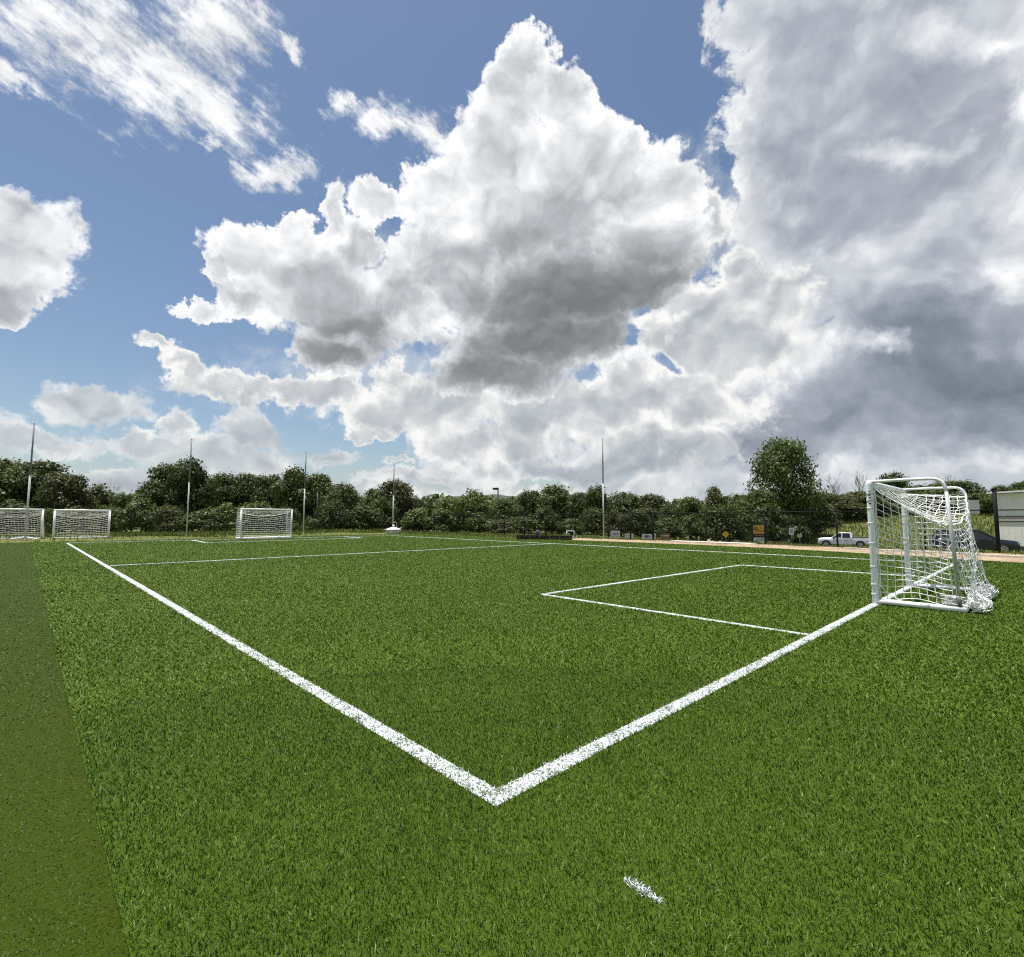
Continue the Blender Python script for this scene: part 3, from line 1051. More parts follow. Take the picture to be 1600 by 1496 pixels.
def near_goal():
    W, H = 3.16, 2.06
    t = thing('soccer_goal', 'large white goal with sagging net standing on the line at the right', 'goal', (8.71, 0, 0), 0, 'white goals on the pitch')
    # posts with their net straps
    clip = MB(); clip.lathe([(0.051, 0), (0.058, 0.004), (0.058, 0.026), (0.051, 0.03)], 14)
    clip.box((0.045, -0.05, 0.004), (0.075, -0.02, 0.026))
    clip_me = clip.mesh('net_clip', M_STRAP)
    for k, x in enumerate((0.0, W)):
        mb = MB(); mb.lathe([(0.047, 0), (0.05, 0.01), (0.05, H - 0.02), (0.044, H + 0.035), (0.02, H + 0.055), (0.0, H + 0.057)], 18)
        p = mb.build('post', M_WHITE, t, True); p.location = (x, 0, 0)
        for q, z in enumerate((0.16, 0.32, 0.62 + 0.3 * k, 1.02, 1.36, 1.62 - 0.1 * k, 1.76, 1.88)):
            c = link('net_clip', clip_me, p); c.location = (0, 0, z)
            c.rotation_euler = (0, 0, rng.uniform(-0.6, 0.6))
        if k == 0:
            for q in range(5):
                mb = MB()
                mb.box((-0.053, -0.02 + 0.004 * (q % 2), 1.70 + q * 0.05), (-0.049, 0.012, 1.725 + q * 0.05))
                mb.build('printed_letter', mat('dark_print', (0.05, 0.05, 0.06), 0.6), p)
    mb = MB(); mb.tube([(-0.02, 0, H), (W + 0.02, 0, H)], 0.05, 18)
    mb.build('crossbar', M_WHITE, t, True)
    for x in (0.0, W):
        mb = MB()
        mb.tube([(x, 0.0, H + 0.03), (x, -0.4, H + 0.04), (x, -0.80, H + 0.04)] + bez((x, -0.82, H + 0.04), (x, -1.0, H + 0.04), (x, -1.01, H - 0.18))[1:], 0.025, 12)
        mb.build('top_bar', M_WHITE, t, True)
        mb = MB(); mb.tube([(x, -1.01, H - 0.18), (x, -1.05, 1.1), (x, -1.07, 0.26)], 0.026, 12)
        r = mb.build('back_stay', M_GALV_TUBE, t, True)
        mb = MB(); mb.tube([(x, -1.07, 0.26), (x, -1.085, 0.05)], 0.032, 12)
        mb.build('stay_foot', mat('dark_grey_steel', (0.16, 0.16, 0.17), 0.5, metal=0.5), r, True)
        mb = MB(); mb.tube([(x, -0.02, 0.06), (x, -0.62, 0.055), (x, -1.16, 0.05)], 0.045, 14)
        g = mb.build('ground_bar', M_WHITE, t, True)
        mb = MB(); mb.tube([(x, -0.60, 0.055), (x, -0.72, 0.055)], 0.048, 14)
        mb.build('bar_sleeve', M_STRAP, g, True)
    mb = MB(); mb.tube([(-0.02, -1.13, 0.05), (W + 0.02, -1.13, 0.05)], 0.042, 14)
    mb.build('back_bar', M_WHITE, t, True)

    # net: a sheet over crossbar, back and ground, two hanging sides
    r = random.Random(5)
    j = lambda s: r.gauss(0, s)
    cord = 0.0055

    def drop(u):
        return 0.06 + 0.60 * (1 - u) ** 1.25

    def prof(u, v):
        """roof and back of the net: u across 0..1, v down 0..1"""
        mid = math.sin(math.pi * u)
        x = W * u
        if v < 0.36:
            q = v / 0.36
            y = -0.03 - 1.0 * q
            z = H - 0.06 - drop(u) * q ** 0.9 - 0.14 * mid * math.sin(math.pi * q) - 0.30 * mid * q
        else:
            q = (v - 0.36) / 0.64
            y = -1.03 - 0.10 * math.sin(math.pi * q) * (0.4 + 0.6 * mid) - 0.22 * q ** 3 + 0.04 * math.sin(7 * u + 5 * q)
            z = (H - 0.06 - drop(u) - 0.30 * mid) * (1 - q) + 0.05
        return Vector((x, y, z))
    nb = MB()
    NU, NV = 19, 22
    G = [[prof(i / NU, k / NV) + Vector((j(0.008), j(0.015), j(0.008))) for k in range(NV + 1)] for i in range(NU + 1)]
    for i in range(NU + 1):
        nb.tube(G[i], cord, 4, False)
    for k in range(NV + 1):
        nb.tube([G[i][k] for i in range(NU + 1)], cord if k not in (0, 8) else 0.011, 4, False)
    nb.build('back_net', M_CORD, t)
    for sgn, x in ((-1, 0.0), (1, W)):
        sb = MB()
        ND, NH = 9, 16
        S = []
        for i in range(ND + 1):
            q = i / ND
            top = H - 0.08 - (0.62 if sgn < 0 else 0.08) * q ** 0.9
            col = []
            for k in range(NH + 1):
                f = k / NH
                z = top * (1 - f) + (0.09 + 0.12 * math.sin(math.pi * q) ** 2 * (0.7 if sgn < 0 else 0.4)) * f
                y = -0.065 - 0.96 * q - 0.02 * math.sin(math.pi * f) * (1 - q) + (0.05 * math.sin(3.2 * f) * q)
                xx = x - sgn * (0.02 + 0.05 * math.sin(math.pi * q) * math.sin(math.pi * f)) + j(0.006)
                col.append(Vector((xx, y + j(0.006), z - 0.035 * math.sin(math.pi * ((q * 1.0) % 1)) * f * 0.6 + j(0.005))))
            S.append(col)
        for i in range(ND + 1):
            sb.tube(S[i], cord, 4, False)
        for k in range(NH + 1):
            sb.tube([S[i][k] for i in range(ND + 1)], cord if k else 0.012, 4, False)
        # the cord laced to the post
        lace = []
        for q in range(34):
            z = 0.14 + q * (H - 0.2) / 33
            lace.append((x + (0.055 if sgn < 0 else -0.055) + 0.012 * math.sin(q * 1.9), -0.055, z))
        sb.tube(lace, 0.007, 5, False)
        # the loose lower lace to the ground bar
        sb.tube([(x, -0.05, 0.34), (x, -0.2, 0.19), (x + 0.03, -0.34, 0.10)], 0.007, 5, False)
        sb.build('side_net', M_CORD, t)
    # slack net gathered on the back bar
    hb = MB()
    for q in range(74):
        x0 = -0.02 + (W + 0.06) * (q + r.random()) / 74
        c = Vector((x0, -1.12 - 0.21 * r.random() ** 0.8, 0.06 + 0.11 * r.random()))
        if x0 < 1.0 and q % 3 == 0:
            c.y -= 0.05
        ax = Vector((r.gauss(0, 1), r.gauss(0, 1), r.gauss(0, 1))).normalized()
        e1 = ax.orthogonal().normalized(); e2 = ax.cross(e1)
        R0 = r.uniform(0.05, 0.11)
        ph = r.uniform(0, 6.28)
        pts = []
        for s in range(15):
            a = 2 * math.pi * s / 14
            rr = R0 * (1 + 0.3 * math.sin(2 * a + ph) + 0.15 * math.sin(3 * a + 2 * ph))
            p = c + e1 * math.cos(a) * rr + e2 * math.sin(a) * rr
            p.z = max(0.012, p.z)
            pts.append(p)
        hb.tube(pts, 0.0065, 5, False)
    for q in range(5):       # the hem of the net lying over the pile
        pts = []
        for s in range(34):
            f = s / 33
            pts.append((W * f, -1.14 - 0.05 * q + 0.04 * math.sin(9 * f + q * 2.1) + 0.03 * math.sin(23 * f + q), 0.05 + 0.09 * abs(math.sin(11 * f + q * 1.3)) * (1 - q * 0.12)))
        hb.tube(pts, 0.007, 5, False)
    hb.build('gathered_net', M_CORD, t)
    # tied-back bunch low on the near stay
    tb = MB()
    for q in range(14):
        pts = []
        for s in range(8):
            f = s / 7
            pts.append((0.03 + 0.05 * math.sin(q + 3 * f), -1.0 + 0.16 * math.sin(2 * math.pi * f + q * 0.9) * (0.4 + 0.05 * q), 0.10 + 0.15 * abs(math.sin(q * 1.7 + 2.4 * f))))
        tb.tube(pts, 0.006, 4, False)
    tb.build('net_bunch', M_CORD, t)


near_goal()


def small_goal(label, p0, p1, H, depth, group, cord=0.010, cell=0.17, box=True, top_depth=0.0, lean=0.0, post_r=0.06):
    """a goal between two base points, mouth towards the camera"""
    p0, p1 = Vector((p0[0], p0[1], 0)), Vector((p1[0], p1[1], 0))
    W = (p1 - p0).length
    ang = math.atan2(p1.y - p0.y, p1.x - p0.x)
    z0 = 0.0
    t = thing('soccer_goal', label, 'goal', (p0.x, p0.y, z0), ang, group)
    t.rotation_euler[0] = 0
    for x in (0, W):
        mb = MB(); mb.tube([(x, 0, 0), (x, 0, H)], post_r, 12); mb.build('post', M_WHITE, t, True)
    mb = MB(); mb.tube([(-post_r, 0, H), (W + post_r, 0, H)], post_r, 12); mb.build('crossbar', M_WHITE, t, True)
    back = depth
    for x in (0, W):
        if top_depth > 0:
            mb = MB(); mb.tube([(x, 0, H), (x, top_depth - 0.12, H)] + bez((x, top_depth - .1, H), (x, top_depth, H), (x, top_depth + .03, H - .14))[1:] + [(x, back, 0.05)], 0.03, 10)
        else:
            mb = MB(); mb.tube([(x, 0, H), (x, back, 0.05)], 0.028, 8)
        mb.build('back_stay', M_WHITE_OLD, t, True)
        mb = MB(); mb.tube([(x, 0, 0.05), (x, back, 0.05)], 0.05, 10); mb.build('ground_bar', M_WHITE, t, True)
    mb = MB(); mb.tube([(0, back, 0.05), (W, back, 0.05)], 0.05, 10); mb.build('back_bar', M_WHITE, t, True)
    if box:
        mb = MB()
        mb.tube([(-0.25, -0.04, 0.06), (W * 0.7, -0.03, 0.07), (W * 0.74, -0.05, 0.12), (W * 0.8, -0.04, 0.07), (W * 0.95, -0.03, 0.1), (W + 0.05, -0.03, 0.06)], 0.07, 10)
        mb.build('front_bar', M_WHITE, t, True)
    r = random.Random(int(W * 1000))

    def prof(u, v):
        mid = math.sin(math.pi * u)
        td = top_depth if top_depth > 0 else 0.25
        if v < 0.3:
            q = v / 0.3
            return Vector((W * u, td * q, H - 0.05 - 0.22 * q - 0.26 * mid * q))
        q = (v - 0.3) / 0.7
        return Vector((W * u, td + (back - td) * q + 0.05 * math.sin(9 * u + 4 * q), (H - 0.27 - 0.26 * mid) * (1 - q) + 0.06))
    NU, NV = max(6, int(W / cell)), max(6, int((H + depth * 0.6) / cell))
    nb = MB()
    G = [[prof(i / NU, k / NV) + Vector((r.gauss(0, .012), r.gauss(0, .02), r.gauss(0, .012))) for k in range(NV + 1)] for i in range(NU + 1)]
    for i in range(NU + 1):
        nb.tube(G[i], cord, 3, False)
    for k in range(NV + 1):
        nb.tube([G[i][k] for i in range(NU + 1)], cord * (1.6 if k in (0, int(NV * .3)) else 1), 3, False)
    nb.build('back_net', M_CORD, t)
    for x in (0.0, W):
        sb = MB()
        nd = max(3, int(depth / cell)); nh = int(H / cell)
        for i in range(nd + 1):
            q = i / nd
            top = H - 0.05 - (0.3 * q if top_depth > 0 else (H - 0.1) * q)
            sb.tube([(x, back * q * 0.98, top), (x, back * q * 0.98, 0.06)], cord, 3, False)
        for k in range(nh + 1):
            z = 0.06 + (H - 0.1) * k / nh
            ymax = back * 0.98 if top_depth > 0 else back * (1 - z / H)
            sb.tube([(x, 0, z), (x, max(0.02, ymax), z - 0.03)], cord, 3, False)
        sb.build('side_net', M_CORD, t)
    return t


small_goal('white box goal with white base bar facing the camera at the far end', (9.35, 37.55), (12.85, 37.45), 2.13, 1.15, 'white goals on the pitch', cord=0.0085, cell=0.17, top_depth=0.85)


def on_row(px, y):
    """ground point where the column px crosses the world row y"""
    r = px_ray(px, 840)
    t = (y - CAM_P[1]) / r[1]
    return (CAM_P[0] + t * r[0], y)


small_goal('white goal just right of the leftmost tall pole', on_row(83, 45.2), on_row(169, 45.0), 2.0, 1.3, 'white goals on the pitch', cord=0.0085, cell=0.16, box=False, post_r=0.07)
small_goal('white goal cut off by the left edge of the photo', on_row(-24, 46.0), on_row(64, 45.6), 2.03, 1.3, 'white goals on the pitch', cord=0.0085, cell=0.16, box=False, post_r=0.06)

# ------------------------------------------------------------------ tall net poles
M_POLE = mat('galvanised_pole', (0.20, 0.22, 0.245), 0.6, metal=0.1, var=0.1, vscale=2)
M_POLE_LIT = mat('galvanised_pole_lit', (0.52, 0.53, 0.50), 0.55, var=0.1, vscale=2)  # same galvanised steel, paler: light on the lower half put into the colour


def pole(label, px, d, py_top, feet=False, r=0.055):
    b = px_depth(px, d)
    z0 = 0.0
    H = 1.42 + (813.0 - py_top) * d / 790.0
    t = thing('net_pole', label, 'pole', (b[0], b[1], z0), 0, 'tall slim poles around the pitch')
    mb = MB(); mb.tube([(0, 0, 0), (0, 0, H * 0.55)], [r, r * 0.95], 12); mb.build('lower_tube', M_POLE_LIT, t, True)
    mb = MB(); mb.tube([(0, 0, H * 0.55), (0, 0, H)], [r * 0.88, r * 0.85], 12)
    u = mb.build('upper_tube', M_POLE, t, True)
    mb = MB(); mb.lathe([(r * 0.92, H - 0.05), (r * 0.92, H + 0.01), (0, H + 0.012)], 12); mb.build('cap', M_POLE, u)
    mb = MB(); mb.lathe([(0.16, 0.0), (0.16, 0.03), (0.07, 0.06), (0.065, 0.14)], 14); mb.build('base_plate', M_POLE_LIT, t)
    if feet:
        for dx, dy in ((-0.75, -0.25), (0.95, -0.1)):
            e = SK_R * dx + SK_F * dy
            mb = MB(); mb.tube([(0, 0, 0.20), (e[0], e[1], 0.05)], 0.05, 8); mb.build('foot_brace', M_WHITE, t, True)


pole('leftmost tall pole with two white foot braces before the cut-off goal', 41.5, 33.5, 663, True)
pole('tall pole rising before the dark tree left of the far goal', 292.5, 43.0, 687)
pole('tall pole just right of the far box goal', 474.5, 48.0, 707, r=0.06)
pole('shortest tall pole standing behind the white covered tank', 614, 55.5, 728, r=0.062)
pole('lone tall pole by the sandy edge right of the middle', 943, 38.0, 685, r=0.055)

# ------------------------------------------------------------------ black chain link fences
M_FENCE = mat('black_coated_steel', (0.012, 0.013, 0.013), 0.65, spec=0.12)


def fence_run(t, pts, H, pitch, wire, taller=(), radius=0.042, off=0):
    """posts, rails and woven wire along a ground path given by the post positions (world, relative to t)"""
    for i, (p, q) in enumerate(zip(pts, pts[1:] + [None])):
        h, rr = (H + 0.06, radius)
        if i in taller:
            h, rr = taller[i]
        mb = MB(); mb.tube([(0, 0, -0.1), (0, 0, h)], rr, 10)
        mb.lathe([(rr * 1.25, h - 0.02), (rr * 1.25, h + 0.03), (0, h + 0.07)], 10)
        o = mb.build('post', M_FENCE, t, True); o.location = (p[0], p[1], p[2])
        if q is None:
            break
        a, b = Vector(p), Vector(q)
        mb = MB(); mb.tube([a + Vector((0, 0, H)), b + Vector((0, 0, H))], 0.024, 8)
        mb.build('top_rail', M_FENCE, t, True)
        mb = MB(); mb.tube([a + Vector((0, 0, 0.06)), b + Vector((0, 0, 0.06))], 0.006, 5)
        mb.build('tension_wire', M_FENCE, t)
        L = (b - a).length
        e = (b - a) / L
        nrm = e.cross(Vector((0, 0, 1)))
        mb = MB()
        n = int((L + H) / pitch)
        for k in range(n):
            s0 = k * pitch - H
            for sg in (1, -1):
                u0, u1 = s0, s0 + H
                zz0, zz1 = 0.06, H
                # clip to the bay
                f0 = max(0.0, -u0 / H); f1 = min(1.0, (L - u0) / H)
                if f1 <= f0:
                    continue
                za, zb = zz0 + (zz1 - zz0) * f0, zz0 + (zz1 - zz0) * f1
                if sg < 0:
                    za, zb = zz0 + (zz1 - zz0) * (1 - f0), zz0 + (zz1 - zz0) * (1 - f1)
                A = a + e * (u0 + H * f0) + Vector((0, 0, za)) + nrm * 0.004 * sg
                B = a + e * (u0 + H * f1) + Vector((0, 0, zb)) + nrm * 0.004 * sg
                mb.tube([A, B], wire, 3, False)
        mb.build('chain_link_panel', M_FENCE, t)


def fences():
    base = (29.0, 50.0)
    t = thing('chain_link_fence', 'long black chain link fence across the far end before the woods', 'fence', (base[0], base[1], 0))
    xs = [29 - 3.05 * k for k in range(17)]
    pts = [(x - base[0], 0.0, tz(x, 50.0)) for x in xs]
    fence_run(t, pts, 1.80, 0.09, 0.0022)
    base = (29.0, -0.7)
    t = thing('chain_link_fence', 'black chain link fence along the right side before signs and parked vehicles', 'fence', (base[0], base[1], 0))
    ys = [49.6, 45.5, 41.7, 37.9, 34.4, 31.0, 28.5, 26.1, 23.0, 19.9, 18.0, 16.2, 12.5, 9.0, 5.4, 1.8, -0.7, -4.2, -7.8, -11.4]
    pts = [(0.0, y - base[1], -0.03) for y in ys]
    fence_run(t, pts, 1.93, 0.075, 0.0022, taller={10: (2.1, 0.06), 11: (2.15, 0.05), 16: (2.85, 0.075)})


fences()
# ------------------------------------------------------------------ vehicles
M_CARW = mat('white_car_paint', (0.82, 0.83, 0.84), 0.25, spec=0.6)
M_CARB = mat('navy_car_paint', (0.012, 0.018, 0.035), 0.18, spec=0.7)
M_GLASS = mat('dark_car_glass', (0.012, 0.014, 0.016), 0.06, spec=0.8)
M_TYRE = mat('tyre_rubber', (0.02, 0.02, 0.02), 0.85)
M_RIM = mat('alloy_rim', (0.50, 0.51, 0.53), 0.3, metal=0.8)
M_CHROME = mat('chrome', (0.6, 0.6, 0.62), 0.15, metal=1.0)
M_RED = mat('tail_lamp_red', (0.16, 0.01, 0.012), 0.2, spec=0.7)
M_LAMP = mat('headlamp_glass', (0.72, 0.75, 0.78), 0.1, spec=0.8)
M_TRIM = mat('black_trim', (0.018, 0.018, 0.019), 0.55)


def wheel(parent, x, y, side, R=0.40, w=0.26):
    mb = MB(); mb.lathe([(R * 0.62, -w / 2), (R * 0.93, -w / 2), (R, -w * 0.32), (R, w * 0.32), (R * 0.93, w / 2), (R * 0.62, w / 2)], 24, axis='Y')
    o = mb.build('wheel', M_TYRE, parent, True); o.location = (x, y, R)
    mb = MB()
    mb.lathe([(0.0, 0.02), (R * 0.16, 0.03), (R * 0.2, 0.0), (R * 0.6, -0.01), (R * 0.66, 0.03)], 20, axis='Y')
    for k in range(6):
        a = k * math.pi / 3
        M = Matrix.Rotation(a, 4, 'Y')
        mb.box((R * 0.15, 0.0, -0.03), (R * 0.6, 0.03, 0.03), M)
    r = mb.build('rim', M_RIM, o)
    r.location = (0, side * w * 0.42, 0)
    if side < 0:
        r.rotation_euler = (0, 0, math.pi)
    return o


def section(x, hw, z0, z1, inset=0.06, top_in=0.05):
    """one body ring at station x: rounded box"""
    h = z1 - z0
    return [(x, -hw + inset, z0), (x, hw - inset, z0), (x, hw, z0 + 0.16 * h), (x, hw + 0.0, z0 + 0.62 * h), (x, hw - top_in * 0.4, z0 + 0.9 * h),
            (x, hw - top_in - 0.05, z1), (x, -hw + top_in + 0.05, z1), (x, -hw + top_in * 0.4, z0 + 0.9 * h), (x, -hw, z0 + 0.62 * h), (x, -hw, z0 + 0.16 * h)]


def arch(mb, x, y, R, side):
    """black wheel arch with a raised lip"""
    pts = [(x + R * math.cos(a), y, R * 0.92 + R * math.sin(a)) for a in [math.pi * k / 14 for k in range(15)]]
    mb.tube(pts, 0.045, 6)


def pickup(loc, rotz, label):
    """front towards +X, driver's side towards +Y"""
    t = thing('pickup_truck', label, 'pickup truck', loc, rotz)
    hw = 0.99
    mb = MB()
    # front clip and cab lower body
    mb.loft([section(2.92, 0.80, 0.55, 0.98), section(2.86, 0.92, 0.42, 1.12), section(2.6, 0.97, 0.40, 1.20), section(1.7, hw, 0.40, 1.24),
             section(1.3, hw, 0.40, 1.26), section(-0.85, hw, 0.40, 1.26)])
    body = mb.build('body', M_CARW, t, True)
    mb = MB()
    # bed: two side walls, floor, tailgate is its own part
    for s in (1, -1):
        mb.loft([[(x, s * (hw - 0.10), 0.52), (x, s * hw, 0.52), (x, s * (hw + 0.005), 0.95), (x, s * (hw - 0.02), 1.27), (x, s * (hw - 0.10), 1.27)] for x in (-0.87, -1.9, -2.86)])
    mb.box((-2.86, -hw + 0.1, 0.62), (-0.88, hw - 0.1, 0.70))
    mb.box((-0.93, -hw + 0.1, 0.62), (-0.87, hw - 0.1, 1.27))
    mb.build('bed', M_CARW, t)
    mb = MB(); mb.box((-2.82, -hw + 0.08, 1.275), (-0.9, -hw + 0.16, 1.34)); mb.box((-2.82, hw - 0.16, 1.275), (-0.9, hw - 0.08, 1.34))
    mb.build('bed_rail', M_TRIM, t)
    # cab
    mb = MB()
    roof = [(1.28, 0.86, 1.26), (0.55, 0.74, 1.84), (0.2, 0.74, 1.90), (-0.75, 0.74, 1.90), (-0.90, 0.80, 1.27)]
    mb.loft([[(x, -w, z), (x, w, z)] for x, w, z in []] or [[(0, 0, 0)] * 3, [(0, 0, 0)] * 3][:0] or
            [[(0.62, -0.72, 1.82), (0.62, 0.72, 1.82), (0.62, 0.66, 1.87), (0.62, -0.66, 1.87)],
             [(0.3, -0.77, 1.84), (0.3, 0.77, 1.84), (0.3, 0.66, 1.93), (0.3, -0.66, 1.93)],
             [(-0.55, -0.77, 1.84), (-0.55, 0.77, 1.84), (-0.55, 0.66, 1.93), (-0.55, -0.66, 1.93)],
             [(-0.84, -0.74, 1.80), (-0.84, 0.74, 1.80), (-0.84, 0.64, 1.88), (-0.84, -0.64, 1.88)]])
    mb.build('roof', M_CARW, t, True)
    mb = MB()
    mb.loft([[(1.30, -0.90, 1.25), (1.30, 0.90, 1.25), (0.60, 0.73, 1.83), (0.60, -0.73, 1.83)],
             [(-0.92, -0.93, 1.25), (-0.92, 0.93, 1.25), (-0.80, 0.75, 1.81), (-0.80, -0.75, 1.81)]])
    mb.build('window', M_GLASS, t)
    mb = MB()      # pillars stand just proud of the glass
    for s in (1, -1):
        mb.tube([(1.33, s * 0.91, 1.25), (0.58, s * 0.745, 1.85)], 0.05, 6)
        mb.tube([(0.24, s * 0.93, 1.25), (0.20, s * 0.76, 1.85)], 0.055, 6)
        mb.tube([(-0.80, s * 0.94, 1.25), (-0.74, s * 0.77, 1.85)], 0.11, 6)
    mb.build('pillar', M_CARW, t)
    for s in (1, -1):
        mb = MB(); mb.box((0.28, s * 0.985 - 0.012, 0.50), (1.25, s * 0.985 + 0.012, 1.22))
        d = mb.build('door', M_CARW, t)
        mb = MB(); mb.box((0.34, s * 1.0 - 0.02, 1.02), (0.52, s * 1.0 + 0.02, 1.06)); mb.build('handle', M_CHROME, d)
        mb = MB()
        mb.box((0.62, s * 0.998 - 0.004, 0.90), (0.74, s * 0.998 + 0.004, 1.06), Matrix.Shear('XZ', 4, (0.0, 0.0)))
        for q in range(9):
            mb.box((0.42 + q * 0.085, s * 0.998 - 0.004, 0.78), (0.48 + q * 0.085, s * 0.998 + 0.004, 0.83))
        mb.build('lettering', mat('dark_decal', (0.06, 0.07, 0.09), 0.5), d)
        mb = MB(); mb.box((-0.80, s * 0.985 - 0.012, 0.50), (0.24, s * 0.985 + 0.012, 1.22))
        d = mb.build('door', M_CARW, t)
        mb = MB(); mb.box((-0.74, s * 1.0 - 0.02, 1.02), (-0.56, s * 1.0 + 0.02, 1.06)); mb.build('handle', M_CHROME, d)
        mb = MB()
        for q in range(5):
            mb.box((-0.45 + q * 0.1, s * 0.998 - 0.004, 0.90 + 0.03 * (q % 2)), (-0.38 + q * 0.1, s * 0.998 + 0.004, 1.0))
        for q in range(6):
            mb.box((-0.50 + q * 0.1, s * 0.998 - 0.004, 0.62), (-0.43 + q * 0.1, s * 0.998 + 0.004, 0.66))
        mb.build('lettering', mat('green_grey_decal', (0.16, 0.22, 0.20), 0.5), d)
        mb = MB(); mb.box((1.0, s * 1.08 - 0.1, 1.2), (1.18, s * 1.08 + 0.1, 1.38)); mb.build('mirror', M_TRIM, t)
        mb = MB(); arch(mb, 1.98, s * 0.985, 0.47, s); arch(mb, -1.72, s * 0.985, 0.47, s); mb.build('wheel_arch', M_TRIM, t)
        mb = MB()
        for x in (1.98, -1.72):
            mb.lathe([(0.46, -0.012), (0.46, 0.012)], 20, (x, s * 0.985, 0.42), axis='Y')
        mb.build('wheel_well', M_TRIM, t)
        wheel(t, 1.98, s * 0.90, s)
        wheel(t, -1.72, s * 0.90, s)
        mb = MB(); mb.box((-2.885, s * 0.90 - 0.09, 0.88), (-2.80, s * 0.90 + 0.105, 1.22)); mb.build('tail_light', M_RED, t)
        mb = MB(); mb.box((2.78, s * 0.78 - 0.16, 0.86), (2.935, s * 0.78 + 0.14, 1.06)); mb.build('headlight', M_LAMP, t)
    mb = MB(); mb.box((-2.90, -0.80, 0.66), (-2.86, 0.80, 1.26))
    g = mb.build('tailgate', M_CARW, t)
    mb = MB(); mb.box((-2.92, -0.14, 1.08), (-2.90, 0.14, 1.15)); mb.build('handle', M_TRIM, g)
    mb = MB(); mb.box((-3.02, -0.95, 0.46), (-2.88, 0.95, 0.62))
    bmp = mb.build('rear_bumper', M_CHROME, t)
    mb = MB(); mb.box((-3.03, -0.62, 0.47), (-3.02, -0.30, 0.60)); mb.box((-3.03, 0.30, 0.47), (-3.02, 0.62, 0.60)); mb.build('bumper_step', M_TRIM, bmp)
    mb = MB(); mb.box((2.86, -0.60, 0.62), (2.96, 0.60, 1.02)); mb.build('grille', M_TRIM, t)
    mb = MB(); mb.box((2.84, -0.94, 0.40), (3.0, 0.94, 0.58)); mb.build('front_bumper', M_CHROME, t)
    return t


def suv(loc, rotz, label):
    t = thing('parked_car', label, 'car', loc, rotz)
    hw = 0.95
    mb = MB()
    mb.loft([section(2.36, 0.70, 0.42, 0.78), section(2.30, 0.84, 0.32, 0.90), section(2.0, 0.92, 0.28, 0.98), section(1.1, hw, 0.28, 1.08),
             section(0.9, hw, 0.28, 1.10), section(-1.6, hw, 0.28, 1.12), section(-2.2, 0.90, 0.32, 1.10), section(-2.34, 0.78, 0.46, 1.0)])
    mb.build('body', M_CARB, t, True)
    mb = MB()
    mb.loft([[(1.15, -0.84, 1.06), (1.15, 0.84, 1.06), (0.25, 0.68, 1.66), (0.25, -0.68, 1.66)],
             [(-2.22, -0.84, 1.09), (-2.22, 0.84, 1.09), (-1.75, 0.66, 1.64), (-1.75, -0.66, 1.64)]])
    mb.build('window', M_GLASS, t)
    mb = MB()
    mb.loft([[(0.42, -0.60, 1.62), (0.42, 0.60, 1.62), (0.42, 0.56, 1.66), (0.42, -0.56, 1.66)],
             [(0.1, -0.72, 1.65), (0.1, 0.72, 1.65), (0.1, 0.60, 1.72), (0.1, -0.60, 1.72)],
             [(-1.2, -0.72, 1.65), (-1.2, 0.72, 1.65), (-1.2, 0.60, 1.73), (-1.2, -0.60, 1.73)],
             [(-1.9, -0.66, 1.60), (-1.9, 0.66, 1.60), (-1.9, 0.58, 1.65), (-1.9, -0.58, 1.65)]])
    mb.build('roof', M_CARB, t, True)
    mb = MB()
    for s in (1, -1):
        mb.tube([(1.18, s * 0.85, 1.07), (0.26, s * 0.70, 1.67)], 0.045, 6)
        mb.tube([(-0.1, s * 0.87, 1.1), (-0.12, s * 0.71, 1.67)], 0.04, 6)
        mb.tube([(-1.2, s * 0.87, 1.1), (-1.1, s * 0.71, 1.67)], 0.05, 6)
        mb.tube([(-2.2, s * 0.84, 1.1), (-1.75, s * 0.68, 1.65)], 0.06, 6)
    mb.build('pillar', M_CARB, t)
    for s in (1, -1):
        for x0, x1 in ((-0.1, 0.95), (-1.2, -0.14)):
            mb = MB(); mb.box((x0, s * 0.945 - 0.012, 0.40), (x1, s * 0.945 + 0.012, 1.05))
            d = mb.build('door', M_CARB, t)
            mb = MB(); mb.box((x0 + 0.06, s * 0.965 - 0.02, 0.90), (x0 + 0.24, s * 0.965 + 0.02, 0.94)); mb.build('handle', M_CHROME, d)
        mb = MB(); mb.box((0.80, s * 1.02 - 0.09, 1.06), (0.96, s * 1.02 + 0.09, 1.2)); mb.build('mirror', M_CARB, t)
        mb = MB(); mb.box((2.06, s * 0.68 - 0.17, 0.72), (2.36, s * 0.68 + 0.15, 0.86)); mb.build('headlight', M_LAMP, t)
        mb = MB(); mb.box((-2.34, s * 0.78 - 0.12, 0.82), (-2.2, s * 0.78 + 0.12, 1.0)); mb.build('tail_light', M_RED, t)
        mb = MB()
        for x in (1.45, -1.42):
            mb.lathe([(0.41, -0.012), (0.41, 0.012)], 20, (x, s * 0.945, 0.37), axis='Y')
        mb.build('wheel_well', M_TRIM, t)
        wheel(t, 1.45, s * 0.86, s, 0.36, 0.23)
        wheel(t, -1.42, s * 0.86, s, 0.36, 0.23)
    mb = MB(); mb.box((2.30, -0.5, 0.42), (2.39, 0.5, 0.68)); mb.build('grille', M_TRIM, t)
    return t


def look_yaw(deg):
    """heading angle so that +X of a thing points `deg` degrees left of straight right, as seen by the camera"""
    return math.atan2(SK_R[1], SK_R[0]) + math.radians(deg)


